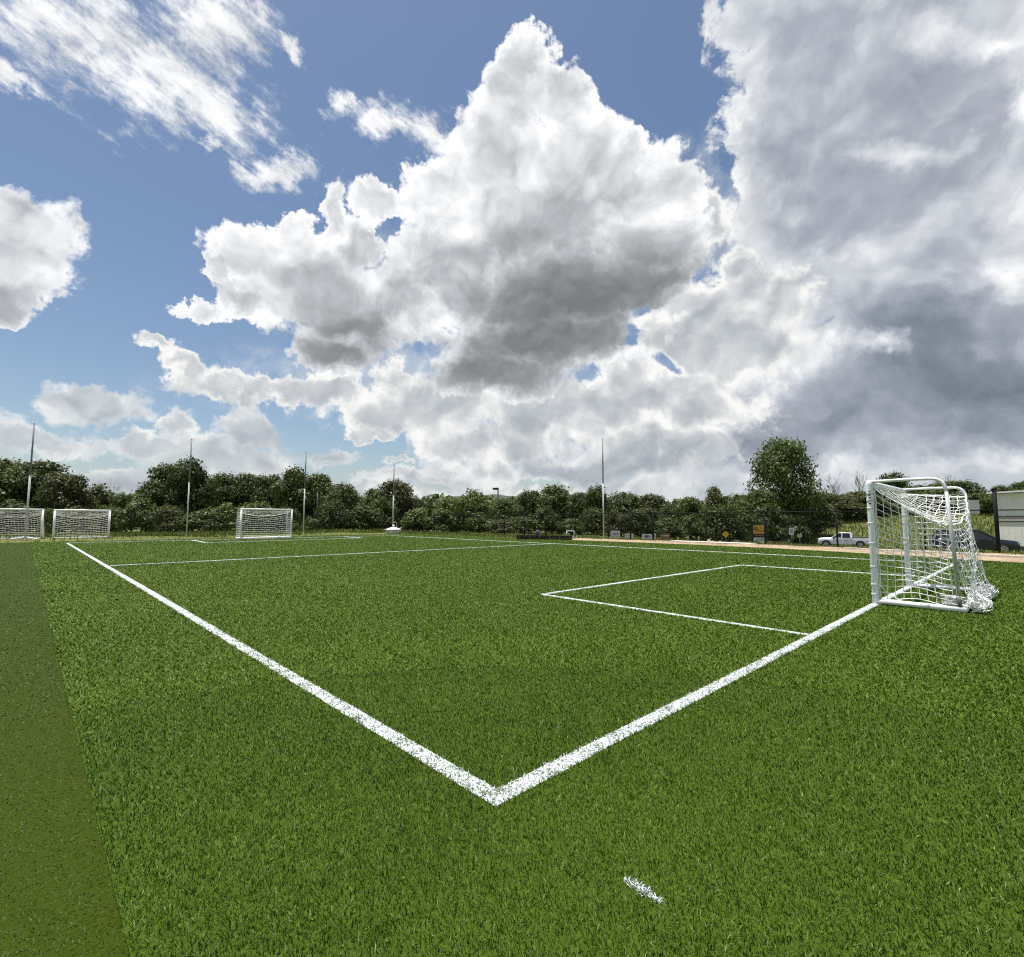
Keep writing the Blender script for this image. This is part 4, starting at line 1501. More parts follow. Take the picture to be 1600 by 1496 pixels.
p = px_depth(1318, 66)
pickup((p[0], p[1], tz(p[0], p[1]) + 0.03), look_yaw(180 - 36), 'white pickup truck with dark door lettering parked beyond the fence')
p = px_depth(1517, 37)
suv((p[0], p[1], tz(p[0], p[1])), look_yaw(-32), 'dark navy car half hidden behind the white goal net')

# ------------------------------------------------------------------ metal shed at the right edge
def shed():
    p = px_depth(1555, 50)
    q = px_depth(1690, 42)
    z = -0.92
    ang = math.atan2(q[1] - p[1], q[0] - p[0])
    L = math.hypot(q[0] - p[0], q[1] - p[1])
    H = 5.15
    t = thing('metal_shed', 'pale metal shed with banded walls cut off by the right edge', 'shed', (p[0], p[1], z), ang)
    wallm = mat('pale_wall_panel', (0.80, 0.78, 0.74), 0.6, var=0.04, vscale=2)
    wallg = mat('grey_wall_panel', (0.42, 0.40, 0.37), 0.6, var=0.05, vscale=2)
    dark = mat('dark_trim_metal', (0.05, 0.045, 0.04), 0.6)
    NPAN = 12
    for i in range(NPAN):       # ribbed panels, one by one
        x0 = L * i / NPAN
        for (z0, z1, m) in ((0.0, 2.26, wallm), (2.80, 5.0, wallm)):
            mb = MB()
            mb.box((x0 + 0.008, 0.0, z0), (x0 + L / NPAN - 0.008, 0.08, z1))
            mb.build('wall_panel', m, t)
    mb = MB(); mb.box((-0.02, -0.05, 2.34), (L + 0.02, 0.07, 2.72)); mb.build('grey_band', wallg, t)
    for z0 in (2.27, 2.73):
        mb = MB(); mb.box((-0.02, -0.09, z0), (L + 0.02, 0.06, z0 + 0.06)); mb.build('trim', dark, t)
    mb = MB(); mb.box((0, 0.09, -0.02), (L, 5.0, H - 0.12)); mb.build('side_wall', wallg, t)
    mb = MB(); mb.box((0.0, -0.03, -1.1), (L, 0.05, -0.03)); mb.build('skirt', dark, t)
    mb = MB()
    mb.loft([[(-0.15, -0.45, H), (-0.15, 2.6, H + 0.12), (-0.15, 5.3, H), (-0.15, 5.3, H - 0.1), (-0.15, -0.45, H - 0.1)],
             [(L, -0.45, H), (L, 2.6, H + 0.12), (L, 5.3, H), (L, 5.3, H - 0.1), (L, -0.45, H - 0.1)]])
    r = mb.build('roof', mat('white_roof', (0.62, 0.62, 0.60), 0.5), t)
    mb = MB(); mb.box((-0.16, -0.52, H - 0.12), (L, -0.452, H + 0.02)); mb.build('gutter', M_WHITE_OLD, r)


shed()

# ------------------------------------------------------------------ signs and small things by the fence
def facing(px):
    """yaw that turns a thing's -Y face to the camera"""
    r = px_ray(px, 813)
    return math.atan2(r[1], r[0]) - math.pi / 2


def strokes(mb, x0, z0, w, h, rows, y, seed, fill=0.7):
    """unreadably small lettering: short raised strokes in rows"""
    r = random.Random(seed)
    for i in range(rows):
        z = z0 + h * (rows - 1 - i) / max(rows, 1)
        x = x0
        while x < x0 + w:
            ww = r.uniform(0.02, 0.06) * w
            if r.random() < fill:
                mb.box((x, y - 0.004, z), (min(x + ww, x0 + w), y - 0.001, z + h / rows * r.uniform(0.45, 0.7)))
            x += ww * 1.35


def sign_board():
    d = 48.0
    p = px_depth(1186, d)
    z = tz(p[0], p[1])
    s = d / 790.0
    base = 1.42 + (813.6 - 853.5) * s
    t = thing('notice_board', 'tall notice board with orange upper panel and grey white lower panel', 'sign', (p[0], p[1], base), facing(1186))
    wood = mat('black_timber', (0.02, 0.018, 0.016), 0.7)
    W = 20 * s
    for x in (-W / 2, W / 2):
        mb = MB(); mb.box((x - 0.07, -0.06, -0.3), (x + 0.07, 0.06, 34.0 * s)); mb.build('post', wood, t)
    mb = MB(); mb.box((-W / 2 + 0.07, -0.04, 19.2 * s), (W / 2 - 0.07, 0.04, 32.2 * s))
    o = mb.build('panel', mat('orange_panel', (0.62, 0.33, 0.07), 0.6, var=0.1), t, label='orange panel with dark orange emblem')
    mb = MB()
    em = mat('burnt_orange_print', (0.33, 0.12, 0.01), 0.6)
    mb.lathe([(0.0, 0.0), (0.16, 0.0), (0.2, 0.004)], 14, (-0.32, -0.046, 27.2 * s), axis='Y')
    mb.lathe([(0.0, 0.0), (0.11, 0.0), (0.13, 0.004)], 12, (-0.18, -0.0465, 25.0 * s), axis='Y')
    mb.tube([(-0.45, -0.045, 29 * s), (-0.25, -0.045, 26 * s), (0.0, -0.045, 23.6 * s), (0.2, -0.045, 23.9 * s), (0.45, -0.045, 23.3 * s)], 0.05, 6)
    strokes(mb, -0.12, 22.4 * s, 0.6, 0.2, 2, -0.042, 3, 0.9)
    mb.build('emblem', em, o)
    mb = MB(); mb.box((-W / 2 + 0.07, -0.035, 14.8 * s), (W / 2 - 0.07, 0.035, 18.6 * s))
    o = mb.build('name_strip', mat('dark_red_brown', (0.06, 0.03, 0.02), 0.6), t)
    mb = MB(); strokes(mb, -W / 2 + 0.2, 15.6 * s, W - 0.5, 0.12, 1, -0.036, 8); mb.build('lettering', mat('dull_gold_print', (0.36, 0.22, 0.08), 0.6), o)
    mb = MB(); mb.box((-W / 2 + 0.07, -0.03, 1.5 * s), (W / 2 - 0.07, 0.03, 13.2 * s))
    o = mb.build('panel', mat('grey_white_panel', (0.58, 0.60, 0.61), 0.6, var=0.1), t, label='grey white lower panel with dark marks')
    mb = MB()
    mb.lathe([(0.0, 0.0), (0.12, 0.0), (0.13, 0.004)], 12, (-0.32, -0.036, 6.6 * s), axis='Y')
    strokes(mb, -0.3, 8.6 * s, 0.75, 0.25, 3, -0.033, 4, 0.75)
    mb.build('lettering', mat('slate_print', (0.12, 0.15, 0.18), 0.6), o)
    for x in (-W / 2 - 0.05,):
        mb = MB(); mb.box((-W / 2 - 0.1, -0.07, 34.0 * s), (W / 2 + 0.1, 0.07, 34.0 * s + 0.1)); mb.build('cap_rail', wood, t)


sign_board()


def diamond_sign():
    d = 50.0
    s = d / 790.0
    p = px_depth(1133, d)
    base = tz(p[0], p[1])
    zc = 1.42 + (813.5 - 835.2) * s
    t = thing('warning_sign', 'yellow diamond warning sign with a dark figure on a thin post', 'sign', (p[0], p[1], base), facing(1133))
    h = 5.3 * s
    mb = MB()
    ring = lambda q, y: [(0, y, zc - base - q), (q, y, zc - base), (0, y, zc - base + q), (-q, y, zc - base)]
    mb.loft([ring(h, -0.012), ring(h, 0.012)])
    f = mb.build('sign_face', mat('yellow_sheeting', (0.80, 0.50, 0.03), 0.5), t)
    mb = MB()
    zz = zc - base
    mb.box((-0.08, -0.018, zz - 0.10), (0.06, -0.0125, zz + 0.08)); mb.lathe([(0, 0), (0.045, 0), (0.05, 0.003)], 10, (-0.01, -0.017, zz + 0.13), axis='Y')
    mb.box((0.03, -0.018, zz - 0.17), (0.09, -0.0125, zz - 0.1))
    mb.build('symbol', mat('orange_brown_print', (0.50, 0.18, 0.01), 0.6), f)
    mb = MB(); mb.tube([(0, 0.035, -0.1), (0, 0.035, zz + h * 0.6)], 0.028, 8); mb.build('post', M_POLE, t, True)


diamond_sign()


def road_sign(label, px, d, pyb, w, y0, y1, face_c, text=True, tilt=0.0, back=False):
    s = d / 790.0
    p = px_depth(px, d)
    base = tz(p[0], p[1])
    z0 = 1.42 + (813.5 - y1) * s
    z1 = 1.42 + (813.5 - y0) * s
    t = thing('road_sign', label, 'sign', (p[0], p[1], base), facing(px))
    M = Matrix.Translation((0, 0, (z0 + z1) / 2 - base)) @ Matrix.Rotation(tilt, 4, 'Y') @ Matrix.Translation((0, 0, -(z0 + z1) / 2 + base))
    mb = MB(); mb.box((-w * s / 2, -0.01, z0 - base), (w * s / 2, 0.01, z1 - base), M)
    f = mb.build('sign_face', face_c, t)
    if text:
        mb = MB()
        strokes(mb, -w * s * 0.34, z0 - base + (z1 - z0) * 0.28, w * s * 0.66, (z1 - z0) * 0.6, 2 if z1 - z0 > 0.4 else 1, -0.01, int(px), 0.85)
        mb.build('lettering', mat('black_print', (0.03, 0.03, 0.035), 0.6), f)
    if back:
        mb = MB(); mb.box((-w * s * 0.5 + 0.02, -0.03, z0 - base + 0.1), (-w * s * 0.5 + 0.1, -0.011, z1 - base - 0.1)); mb.build('brace', M_POLE, f)
    mb = MB(); mb.tube([(0, 0.04, -0.1), (0, 0.04, z1 - base - 0.05)], 0.03, 8); mb.build('post', M_POLE, t, True)


M_SIGNW = mat('white_sheeting', (0.66, 0.68, 0.70), 0.5, var=0.05)
M_SIGNB = mat('bare_aluminium', (0.46, 0.48, 0.49), 0.5, metal=0.4, var=0.08)
road_sign('upright white road sign with black marks right of the notice board', 1236, 56, 850, 6.6, 825, 835.5, M_SIGNW)
road_sign('tiny tilted white sign between the upright road sign and the truck', 1248.5, 60, 845, 6.0, 835.2, 839.2, M_SIGNW, True, 0.12)
road_sign('blank grey back of a sign on a post right of the goal', 1517, 32, 858, 22, 781, 803, M_SIGNB, False, 0.0, True)


def yard_sign(label, x0, x1, y0, y1, d, face, print_m, seed):
    s = d / 790.0
    px = (x0 + x1) / 2
    p = px_depth(px, d)
    base = -0.03
    t = thing('yard_sign', label, 'sign', (p[0], p[1], base), facing(px), 'small signs low along the right fence')
    w = (x1 - x0) * s
    z0 = 0.10
    z1 = z0 + (y1 - y0) * s
    mb = MB(); mb.box((-w / 2, -0.006, z0), (w / 2, 0.006, z1)); f = mb.build('sign_face', face, t)
    mb = MB(); strokes(mb, -w * 0.38, z0 + (z1 - z0) * 0.45, w * 0.76, (z1 - z0) * 0.42, 1, -0.006, seed, 0.9)
    strokes(mb, -w * 0.35, z0 + (z1 - z0) * 0.15, w * 0.7, (z1 - z0) * 0.22, 2, -0.006, seed + 1, 0.6)
    if seed == 13:
        mb.lathe([(0, 0), (0.12, 0), (0.13, 0.003)], 14, (-0.02, -0.010, (z0 + z1) / 2), axis='Y')
    mb.build('lettering', print_m, f)
    for x in (-w * 0.32, w * 0.32):
        mb = MB(); mb.tube([(x, 0.01, -0.1), (x, 0.01, z1 - 0.1)], 0.008, 6); mb.build('stake', M_POLE, t)


BP = mat('slate_blue_print', (0.16, 0.20, 0.28), 0.6)
yard_sign('square white sign with grey lettering just right of the lone pole', 954, 968, 834, 845, 38.5, M_SIGNW, BP, 11)
yard_sign('white sign half hidden by the gate post of the fence', 976, 989, 838, 845, 37.5, M_SIGNW, mat('green_grey_print', (0.25, 0.30, 0.25), 0.6), 12)
yard_sign('wide white sign with a round purple emblem low by the fence', 1003, 1018, 838, 846, 36.0, M_SIGNW, mat('purple_print', (0.22, 0.14, 0.30), 0.6), 13)
yard_sign('narrow white sign beside a fence post right of the purple emblem', 1019.5, 1024, 838, 847, 35.8, M_SIGNW, BP, 14)
yard_sign('low red sign with a white band near the fence', 1033, 1046, 837, 846, 36.5, mat('dull_red_sheeting', (0.24, 0.07, 0.06), 0.6), M_SIGNW, 15)


def rail_barrier():
    d = 50.0
    s = d / 790.0
    a = px_depth(1203, d); b = px_depth(1231, d)
    c = b
    base = 1.42 + (813.5 - 853) * s
    t = thing('rail_barrier', 'weathered timber post and rail barrier right of the notice board', 'barrier', (c[0], c[1], base), facing(1231))
    tim = mat('bleached_timber', (0.42, 0.33, 0.19), 0.85, var=0.2, vscale=9)
    L = 28 * s
    mb = MB(); mb.box((-0.09, -0.09, -0.3), (0.09, 0.09, 9.3 * s)); mb.build('post', tim, t)
    mb = MB(); mb.box((-L - 0.09, -0.07, -0.3), (-L + 0.09, 0.07, 6.5 * s)); mb.build('post', tim, t)
    mb = MB(); mb.box((-L, -0.12, 5.2 * s), (-0.1, -0.092, 6.2 * s)); mb.build('rail', tim, t)


rail_barrier()

tim = mat('bleached_timber', (0.42, 0.33, 0.19), 0.85, var=0.2, vscale=9)
for px, lab in ((1074.5, 'short pale wooden stake left of the middle fence post'), (1091, 'pale wooden stake nearest the diamond warning sign'), (1059, 'shortest pale wooden stake beside the low red sign')):
    p = px_depth(px, 40)
    mb = MB(); mb.box((-0.05, -0.05, -0.2), (0.05, 0.05, 0.42 if px != 1059 else 0.3)); mb.lathe([(0.04, 0.3), (0.04, 0.44), (0, 0.5)] if px != 1059 else [(0.04, 0.2), (0.04, 0.3), (0, 0.36)], 8)
    o = mb.build('wooden_stake', tim); o.location = (p[0], p[1], tz(p[0], p[1]))
    tag(o, lab, 'stake', 'short stakes beyond the fence')


def rock(label, px, d, r, seed):
    p = px_depth(px, d)
    bm = bmesh.new()
    bmesh.ops.create_icosphere(bm, subdivisions=3, radius=r)
    for v in bm.verts:
        v.co *= 1 + 0.35 * mnoise.noise(v.co / r * 0.9 + Vector((seed, 0, 0)))
        v.co.z *= 0.7
    me = bpy.data.meshes.new('boulder'); bm.to_mesh(me); bm.free()
    me.materials.append(mat('pale_stone', (0.42, 0.38, 0.30), 0.9, var=0.2, vscale=4, bump=0.4))
    o = link('boulder', me); o.location = (p[0], p[1], tz(p[0], p[1]) + r * 0.35)
    tag(o, label, 'rock', 'pale boulders below the diamond sign')


rock('pale boulder just left of the diamond sign post', 1124, 46, 0.26, 1)
rock('low round pale boulder by the middle fence post', 1106, 44, 0.24, 5)
rock('smallest pale boulder between the two others', 1113, 44.5, 0.16, 9)


# ------------------------------------------------------------------ far right corner: silt fence, small goal, tank, pipes, lamps
def silt_fence():
    a = px_ground(798, 843.5); b = px_ground(886, 844.5)
    d = Vector((b[0] - a[0], b[1] - a[1], 0))
    ang = math.atan2(d.y, d.x)
    L = d.length
    t = thing('silt_fence', 'low black fabric fence with wooden stakes along the turf edge', 'fence', (a[0] + 0.6, a[1], 0), ang)
    fab = mat('black_fabric', (0.018, 0.017, 0.019), 0.8, var=0.3, vscale=3)
    n = 44
    mb = MB()
    for k in range(3):
        z0, z1 = 0.01 + k * 0.10, 0.105 + k * 0.10
        rings = []
        for i in range(n + 1):
            x = L * i / n
            y = 0.05 * math.sin(i * 0.7) + 0.02 * math.sin(i * 2.1 + k)
            rings.append([(x, y - 0.012, z0), (x, y + 0.012, z0), (x, y + 0.012, z1), (x, y - 0.012, z1)])
        mb.loft(rings)
    mb.build('fabric', fab, t)
    for i in range(6):
        mb = MB(); mb.box((-0.03, -0.03, -0.1), (0.03, 0.03, 0.36)); o = mb.build('stake', mat('grey_timber', (0.16, 0.14, 0.11), 0.9), t); o.location = (L * (0.06 + i * 0.18), -0.10, 0)
    return t


silt_fence()


def tiny_goal():
    d = 42
    p = px_depth(892, d)
    t = thing('training_goal', 'tiny white training goal frame at the end of the low black fence', 'goal', (p[0], p[1], 0), facing(892))
    for pts, nm in (([(-0.35, 0, 0), (-0.35, 0, 0.5)], 'post'), ([(0.25, 0, 0), (0.25, 0, 0.5)], 'post'), ([(-0.37, 0, 0.5), (0.27, 0, 0.5)], 'crossbar'),
                    ([(0.25, 0, 0.5), (0.55, 0.5, 0.02)], 'back_stay'), ([(-0.35, 0, 0.5), (-0.1, 0.5, 0.02)], 'back_stay'), ([(-0.1, 0.5, 0.03), (0.55, 0.5, 0.03)], 'back_bar')):
        mb = MB(); mb.tube(pts, 0.03, 8); mb.build(nm, M_WHITE, t, True)


tiny_goal()


def purple_cone():
    d = 44
    p = px_depth(840, d)
    mb = MB()
    mb.lathe([(0.15, 0.0), (0.18, 0.04), (0.18, 0.38), (0.16, 0.46), (0.09, 0.51), (0.0, 0.52)], 18)
    mb.tube([(-0.06, 0, 0.51), (-0.05, 0, 0.56), (0.05, 0, 0.56), (0.06, 0, 0.51)], 0.012, 6)
    o = mb.build('storage_drum', mat('dull_purple_plastic', (0.11, 0.08, 0.20), 0.6, var=0.1), None, True)
    o.location = (p[0], p[1], 0)
    tag(o, 'dull purple rounded drum behind the low black fence', 'drum')


purple_cone()


def tank():
    d = 53.0
    s = d / 790.0
    p = px_depth(615, d)
    t = thing('covered_tank', 'low white round tank with a domed lid before the shortest pole', 'tank', (p[0], p[1], 0.0), facing(615))
    wm = mat('white_plastic', (0.76, 0.76, 0.74), 0.5, var=0.08, vscale=3)
    gm = mat('grey_white_plastic', (0.48, 0.49, 0.46), 0.6, var=0.15, vscale=4)
    z0 = 0.02
    mb = MB(); mb.lathe([(0.70, z0), (0.72, z0 + 0.05), (0.70, z0 + 0.30), (0.74, z0 + 0.33)], 24); mb.build('drum_wall', gm, t, True)
    mb = MB(); mb.lathe([(0.80, z0 + 0.31), (0.80, z0 + 0.36), (0.60, z0 + 0.46), (0.30, z0 + 0.56), (0.10, z0 + 0.61), (0.0, z0 + 0.61)], 24)
    lid = mb.build('lid', wm, t, True)
    mb = MB(); mb.lathe([(0.09, z0 + 0.60), (0.07, z0 + 0.66), (0.13, z0 + 0.70), (0.14, z0 + 0.78), (0.08, z0 + 0.85), (0.0, z0 + 0.86)], 16); mb.build('knob', wm, lid, True)
    mb = MB(); mb.tube([(-0.80, -0.05, z0 + 0.40), (-0.93, -0.05, z0 + 0.33), (-0.93, -0.05, 0.02)], 0.03, 8); mb.build('drain_pipe', gm, t, True)
    mb = MB(); mb.tube([(0.6, -0.1, z0 + 0.44), (0.85, -0.1, z0 + 0.5)], 0.06, 8); mb.build('spout', gm, t, True)
    for a in range(6):
        an = a * math.pi / 3 + 0.2
        mb = MB(); mb.box((0.69, -0.05, 0.0), (0.76, 0.05, 0.31), Matrix.Rotation(an, 4, 'Z')); mb.build('rib', wm, t)


tank()


def standpipe():
    d = 54.5
    p = px_depth(617, d)
    mb = MB()
    mb.tube([(-0.17, 0, -0.05)] + [(-0.17, 0, 0.95)] + bez((-0.17, 0, 0.98), (-0.17, 0, 1.12), (-0.04, 0, 1.14))[1:] + bez((0.05, 0, 1.14), (0.17, 0, 1.12), (0.17, 0, 0.98)) + [(0.17, 0, 0.30)], 0.045, 10)
    mb.lathe([(0.075, 0.28), (0.075, 0.36)], 12, (0.17, 0, 0))
    mb.lathe([(0.09, 0.0), (0.09, 0.05), (0.05, 0.06)], 12, (-0.17, 0, 0))
    o = mb.build('standpipe', mat('tan_pipe', (0.30, 0.28, 0.18), 0.6, var=0.1), None, True)
    o.location = (p[0], p[1], tz(p[0], p[1]))
    o.rotation_euler = (0, 0, facing(617))
    tag(o, 'bent tan standpipe rising behind the white tank lid', 'pipe')


standpipe()


def lamp_post(label, px, d, py_top, head=True, dark=True):
    p = px_depth(px, d)
    z = tz(p[0], p[1])
    H = 1.42 + (813 - py_top) * d / 790.0 - z
    t = thing('street_lamp' if head else 'utility_pole', label, 'lamp post' if head else 'pole', (p[0], p[1], z), facing(px))
    m = mat('dark_bronze_pole', (0.03, 0.03, 0.034), 0.5) if dark else mat('weathered_grey_pole', (0.17, 0.17, 0.18), 0.7, var=0.1)
    mb = MB(); mb.tube([(0, 0, 0), (0, 0, H)], [0.13, 0.10], 10); mb.build('post', m, t, True)
    mb = MB(); mb.lathe([(0.22, 0), (0.22, 0.5), (0.14, 0.6)], 12); mb.build('base_collar', mat('pale_concrete', (0.62, 0.57, 0.50), 0.85, var=0.12, vscale=6, bump=0.2), t)
    if head:
        mb = MB(); mb.box((-0.30, -0.05, H - 0.18), (0.05, 0.05, H - 0.08)); mb.build('arm', m, t)
        mb = MB(); mb.loft([[(-0.85, -0.24, H - 0.30), (-0.85, 0.24, H - 0.30), (-0.85, 0.24, H - 0.02), (-0.85, -0.24, H - 0.02)],
                            [(0.10, -0.26, H - 0.30), (0.10, 0.26, H - 0.30), (0.10, 0.26, H + 0.02), (0.10, -0.26, H + 0.02)]])
        hd = mb.build('lamp_head', m, t)
        mb = MB(); mb.box((-0.78, -0.18, H - 0.325), (-0.05, 0.18, H - 0.302)); mb.build('lens', M_LAMP, hd)
    else:
        mb = MB(); mb.box((-0.35, -0.05, H - 0.5), (0.35, 0.05, H - 0.38)); mb.build('crossarm', m, t)


lamp_post('dark street lamp with a square head above the pale airy tree', 778, 78, 763)
lamp_post('thin dark pole before the trees right of the third tall pole', 495, 62, 772, False)
lamp_post('grey wooden pole before the round brown green tree', 625, 66, 752, False, False)
# ------------------------------------------------------------------ trees and shrubs
def foliage(name, dark, lite, trans=0.25):
    m = bpy.data.materials.new(name)
    m.use_nodes = True
    T = NT(m.node_tree)
    b = T.n['Principled BSDF']
    out = T.n['Material Output']
    g = T.node('ShaderNodeNewGeometry')
    oi = T.node('ShaderNodeObjectInfo')
    r = g.outputs['Random Per Island']
    x = T.m('MULTIPLY_ADD', r, 0.8, T.m('MULTIPLY', oi.outputs['Random'], 0.35), clamp=True)
    c = T.mix(x, dark, lite)
    T.put(b.inputs['Base Color'], c)
    b.inputs['Roughness'].default_value = 0.55
    b.inputs['Specular IOR Level'].default_value = 0.3
    tr = T.node('ShaderNodeBsdfTranslucent')
    T.put(tr.inputs[0], T.mix(0.5, c, (0.13, 0.18, 0.03), 'MIX'))
    mx = T.node('ShaderNodeMixShader')
    mx.inputs[0].default_value = trans
    T.l.new(b.outputs[0], mx.inputs[1])
    T.l.new(tr.outputs[0], mx.inputs[2])
    T.l.new(mx.outputs[0], out.inputs[0])
    return m


LEAF = {
    'dark': foliage('leaf_dark_oak', (0.024, 0.043, 0.010), (0.070, 0.102, 0.027)),
    'mid': foliage('leaf_mid_green', (0.035, 0.059, 0.012), (0.096, 0.134, 0.032)),
    'light': foliage('leaf_light_green', (0.056, 0.083, 0.018), (0.140, 0.176, 0.045)),
    'olive': foliage('leaf_olive', (0.050, 0.061, 0.019), (0.124, 0.136, 0.050)),
    'brown': foliage('leaf_brown_green', (0.035, 0.043, 0.016), (0.090, 0.096, 0.035)),
}
BARK = mat('tree_bark', (0.085, 0.068, 0.052), 0.95, var=0.3, vscale=6, bump=0.5)
BARK_PALE = mat('bare_grey_twigs', (0.17, 0.145, 0.125), 0.95, var=0.2, vscale=6)


def crown_mesh(name, seed, w, h, z0, nl, nleaf, leaf, shape='round', m=None):
    """a crown of many leaf clumps spread over uneven lobes; w half-width, h height, z0 foot"""
    r = np.random.default_rng(seed)
    lobes = []
    for k in range(nl):
        for _ in range(30):
            a = r.uniform(0, 2 * np.pi)
            t = r.uniform(0, 1)
            if shape == 'round':
                rr = math.sin(math.pi * (0.12 + 0.80 * t)) ** 0.7
            elif shape == 'cone':
                rr = (1.02 - t) ** 0.8
            elif shape == 'bush':
                rr = math.sqrt(max(0.0, 1 - t * t)) * 0.95 + 0.05
            else:   # broad
                rr = min(1.0, 0.45 + 1.4 * t) * math.sqrt(max(0.0, 1 - max(0, t - 0.45) ** 2 / 0.32))
            q = math.sqrt(r.uniform(0.05, 1.0))
            break
        R = r.uniform(0.20, 0.36) * w * (1.0 if shape != 'cone' else 0.8)
        x, y = math.cos(a) * rr * q * (w - R * 0.7), math.sin(a) * rr * q * (w - R * 0.7)
        z = z0 + R * 0.6 + t * (h - 1.5 * R)
        lobes.append((x, y, z, R))
    # a top lobe so that the height is met
    lobes.append((r.uniform(-.2, .2) * w, r.uniform(-.2, .2) * w, z0 + h - 0.28 * w, 0.28 * w))
    L = np.array(lobes)
    vol = L[:, 3] ** 2
    cnt = np.maximum(8, (nleaf * vol / vol.sum()).astype(int))
    C_, N_ = [], []
    for (x, y, z, R), n in zip(L, cnt):
        d = r.normal(size=(n, 3)); d[:, 2] += 0.35
        d /= np.linalg.norm(d, axis=1)[:, None]
        rad = R * (1 - 0.50 * r.random(n) ** 2.6) * (1 + 0.17 * r.standard_normal(n))
        p = np.array([x, y, z]) + d * rad[:, None] * np.array([1.12, 1.12, 0.86])
        C_.append(p)
        nn = d * 1.0 + r.normal(size=(n, 3)) * 0.5 + np.array([0, 0, 0.3])
        N_.append(nn / np.linalg.norm(nn, axis=1)[:, None])
    P = np.concatenate(C_); N = np.concatenate(N_)
    n = len(P)
    keep = P[:, 2] > z0 * 0.6
    P, N = P[keep], N[keep]
    n = len(P)
    a = np.cross(N, r.normal(size=(n, 3))); a /= np.linalg.norm(a, axis=1)[:, None]
    b = np.cross(N, a)
    s = leaf * r.uniform(0.55, 1.3, n)[:, None]
    q = r.uniform(0.4, 1.0, (n, 4))[:, :, None]
    V = np.empty((n, 4, 3))
    V[:, 0] = P + a * s * q[:, 0]
    V[:, 1] = P + b * s * 0.7 * q[:, 1] + N * s * 0.25
    V[:, 2] = P - a * s * q[:, 2]
    V[:, 3] = P - b * s * 0.7 * q[:, 3] + N * s * 0.2
    F = np.arange(n * 4)
    return np_mesh(name, V.reshape(-1, 3), F, 4, m), L


def trunk_mesh(seed, h, r0, lobes, m=BARK, nlimb=9):
    r = random.Random(seed)
    mb = MB()
    top = Vector((r.uniform(-.03, .03) * h, r.uniform(-.03, .03) * h, h * 0.72))
    P = [Vector((0, 0, -0.4)), Vector((0, 0, 0.05)), Vector((r.uniform(-.01, .01) * h, r.uniform(-.01, .01) * h, h * .3)), top]
    mb.tube(P, [r0 * 1.5, r0 * 1.15, r0 * 0.8, r0 * 0.25], 9)
    for k in range(min(nlimb, len(lobes))):
        x, y, z, R = lobes[k]
        s = Vector((0, 0, max(0.12 * h, min(z - 0.4 * math.hypot(x, y) - 0.5, h * 0.6))))
        e = Vector((x, y, z))
        mid = (s + e) / 2 + Vector((0, 0, -0.06 * h))
        mb.tube([s, mid, e], [r0 * 0.42, r0 * 0.26, r0 * 0.07], 6)
    return mb.mesh('trunk', m, True)


def make_variants():
    kinds = {}
    spec = [('round', 'round', 44, 8200), ('round2', 'round', 52, 9000), ('broad', 'broad', 46, 8200), ('broad2', 'broad', 42, 8200),
            ('big', 'round', 42, 15000), ('cone', 'cone', 40, 5200), ('bush', 'bush', 24, 3200), ('bush2', 'bush', 22, 3200), ('bush3', 'bush', 26, 3200)]
    for i, (k, shape, nl, nf) in enumerate(spec):
        # unit crowns: half-width 4, height 8 (bushes: 2.2 by 2.6)
        if shape == 'bush':
            me, L = crown_mesh('crown', 40 + i, 2.2, 2.7, 0.05, nl, nf, 0.17, shape)
            tr = trunk_mesh(70 + i, 2.2, 0.07, L, nlimb=6)
        else:
            me, L = crown_mesh('crown', 40 + i, 4.0, 7.3 if k != 'big' else 7.0, 0.7 if k != 'big' else 1.0, nl, nf, 0.27 if k != 'big' else 0.185, shape)
            tr = trunk_mesh(70 + i, 8.0, 0.26, L)
        kinds[k] = (me, tr, (4.0, 8.0) if shape != 'bush' else (2.2, 2.75))
    return kinds


VAR = make_variants()
CROWN_CACHE = {}


def tree(px, ytop, halfw, d, var, leaf, label, cat='tree', name=None, rot=None, group='trees beyond the fence', zbase=None):
    p = px_depth(px, d)
    z = tz(p[0], p[1]) if zbase is None else zbase
    H = max(1.0, 1.42 + (813.3 - ytop) * d / 790.0 - z)
    W = halfw * d / 790.0 * (1.18 if cat == 'tree' else 1.1)
    me, tr, (w0, h0) = VAR[var]
    key = (var, leaf)
    if key not in CROWN_CACHE:
        c = me.copy()
        c.materials.clear()
        c.materials.append(LEAF[leaf])
        CROWN_CACHE[key] = c
    nm = name or {'tree': 'broadleaf_tree', 'shrub': 'shrub'}[cat]
    t = thing(nm, label, cat, (p[0], p[1], z - 0.05), rng.uniform(0, 6.28) if rot is None else rot, group)
    sx, sz = W / w0, H / h0
    c = link('crown', CROWN_CACHE[key], t); c.scale = (sx, sx, sz)
    k = link('trunk', tr, t); k.scale = (sx, sx, sz)
    return t


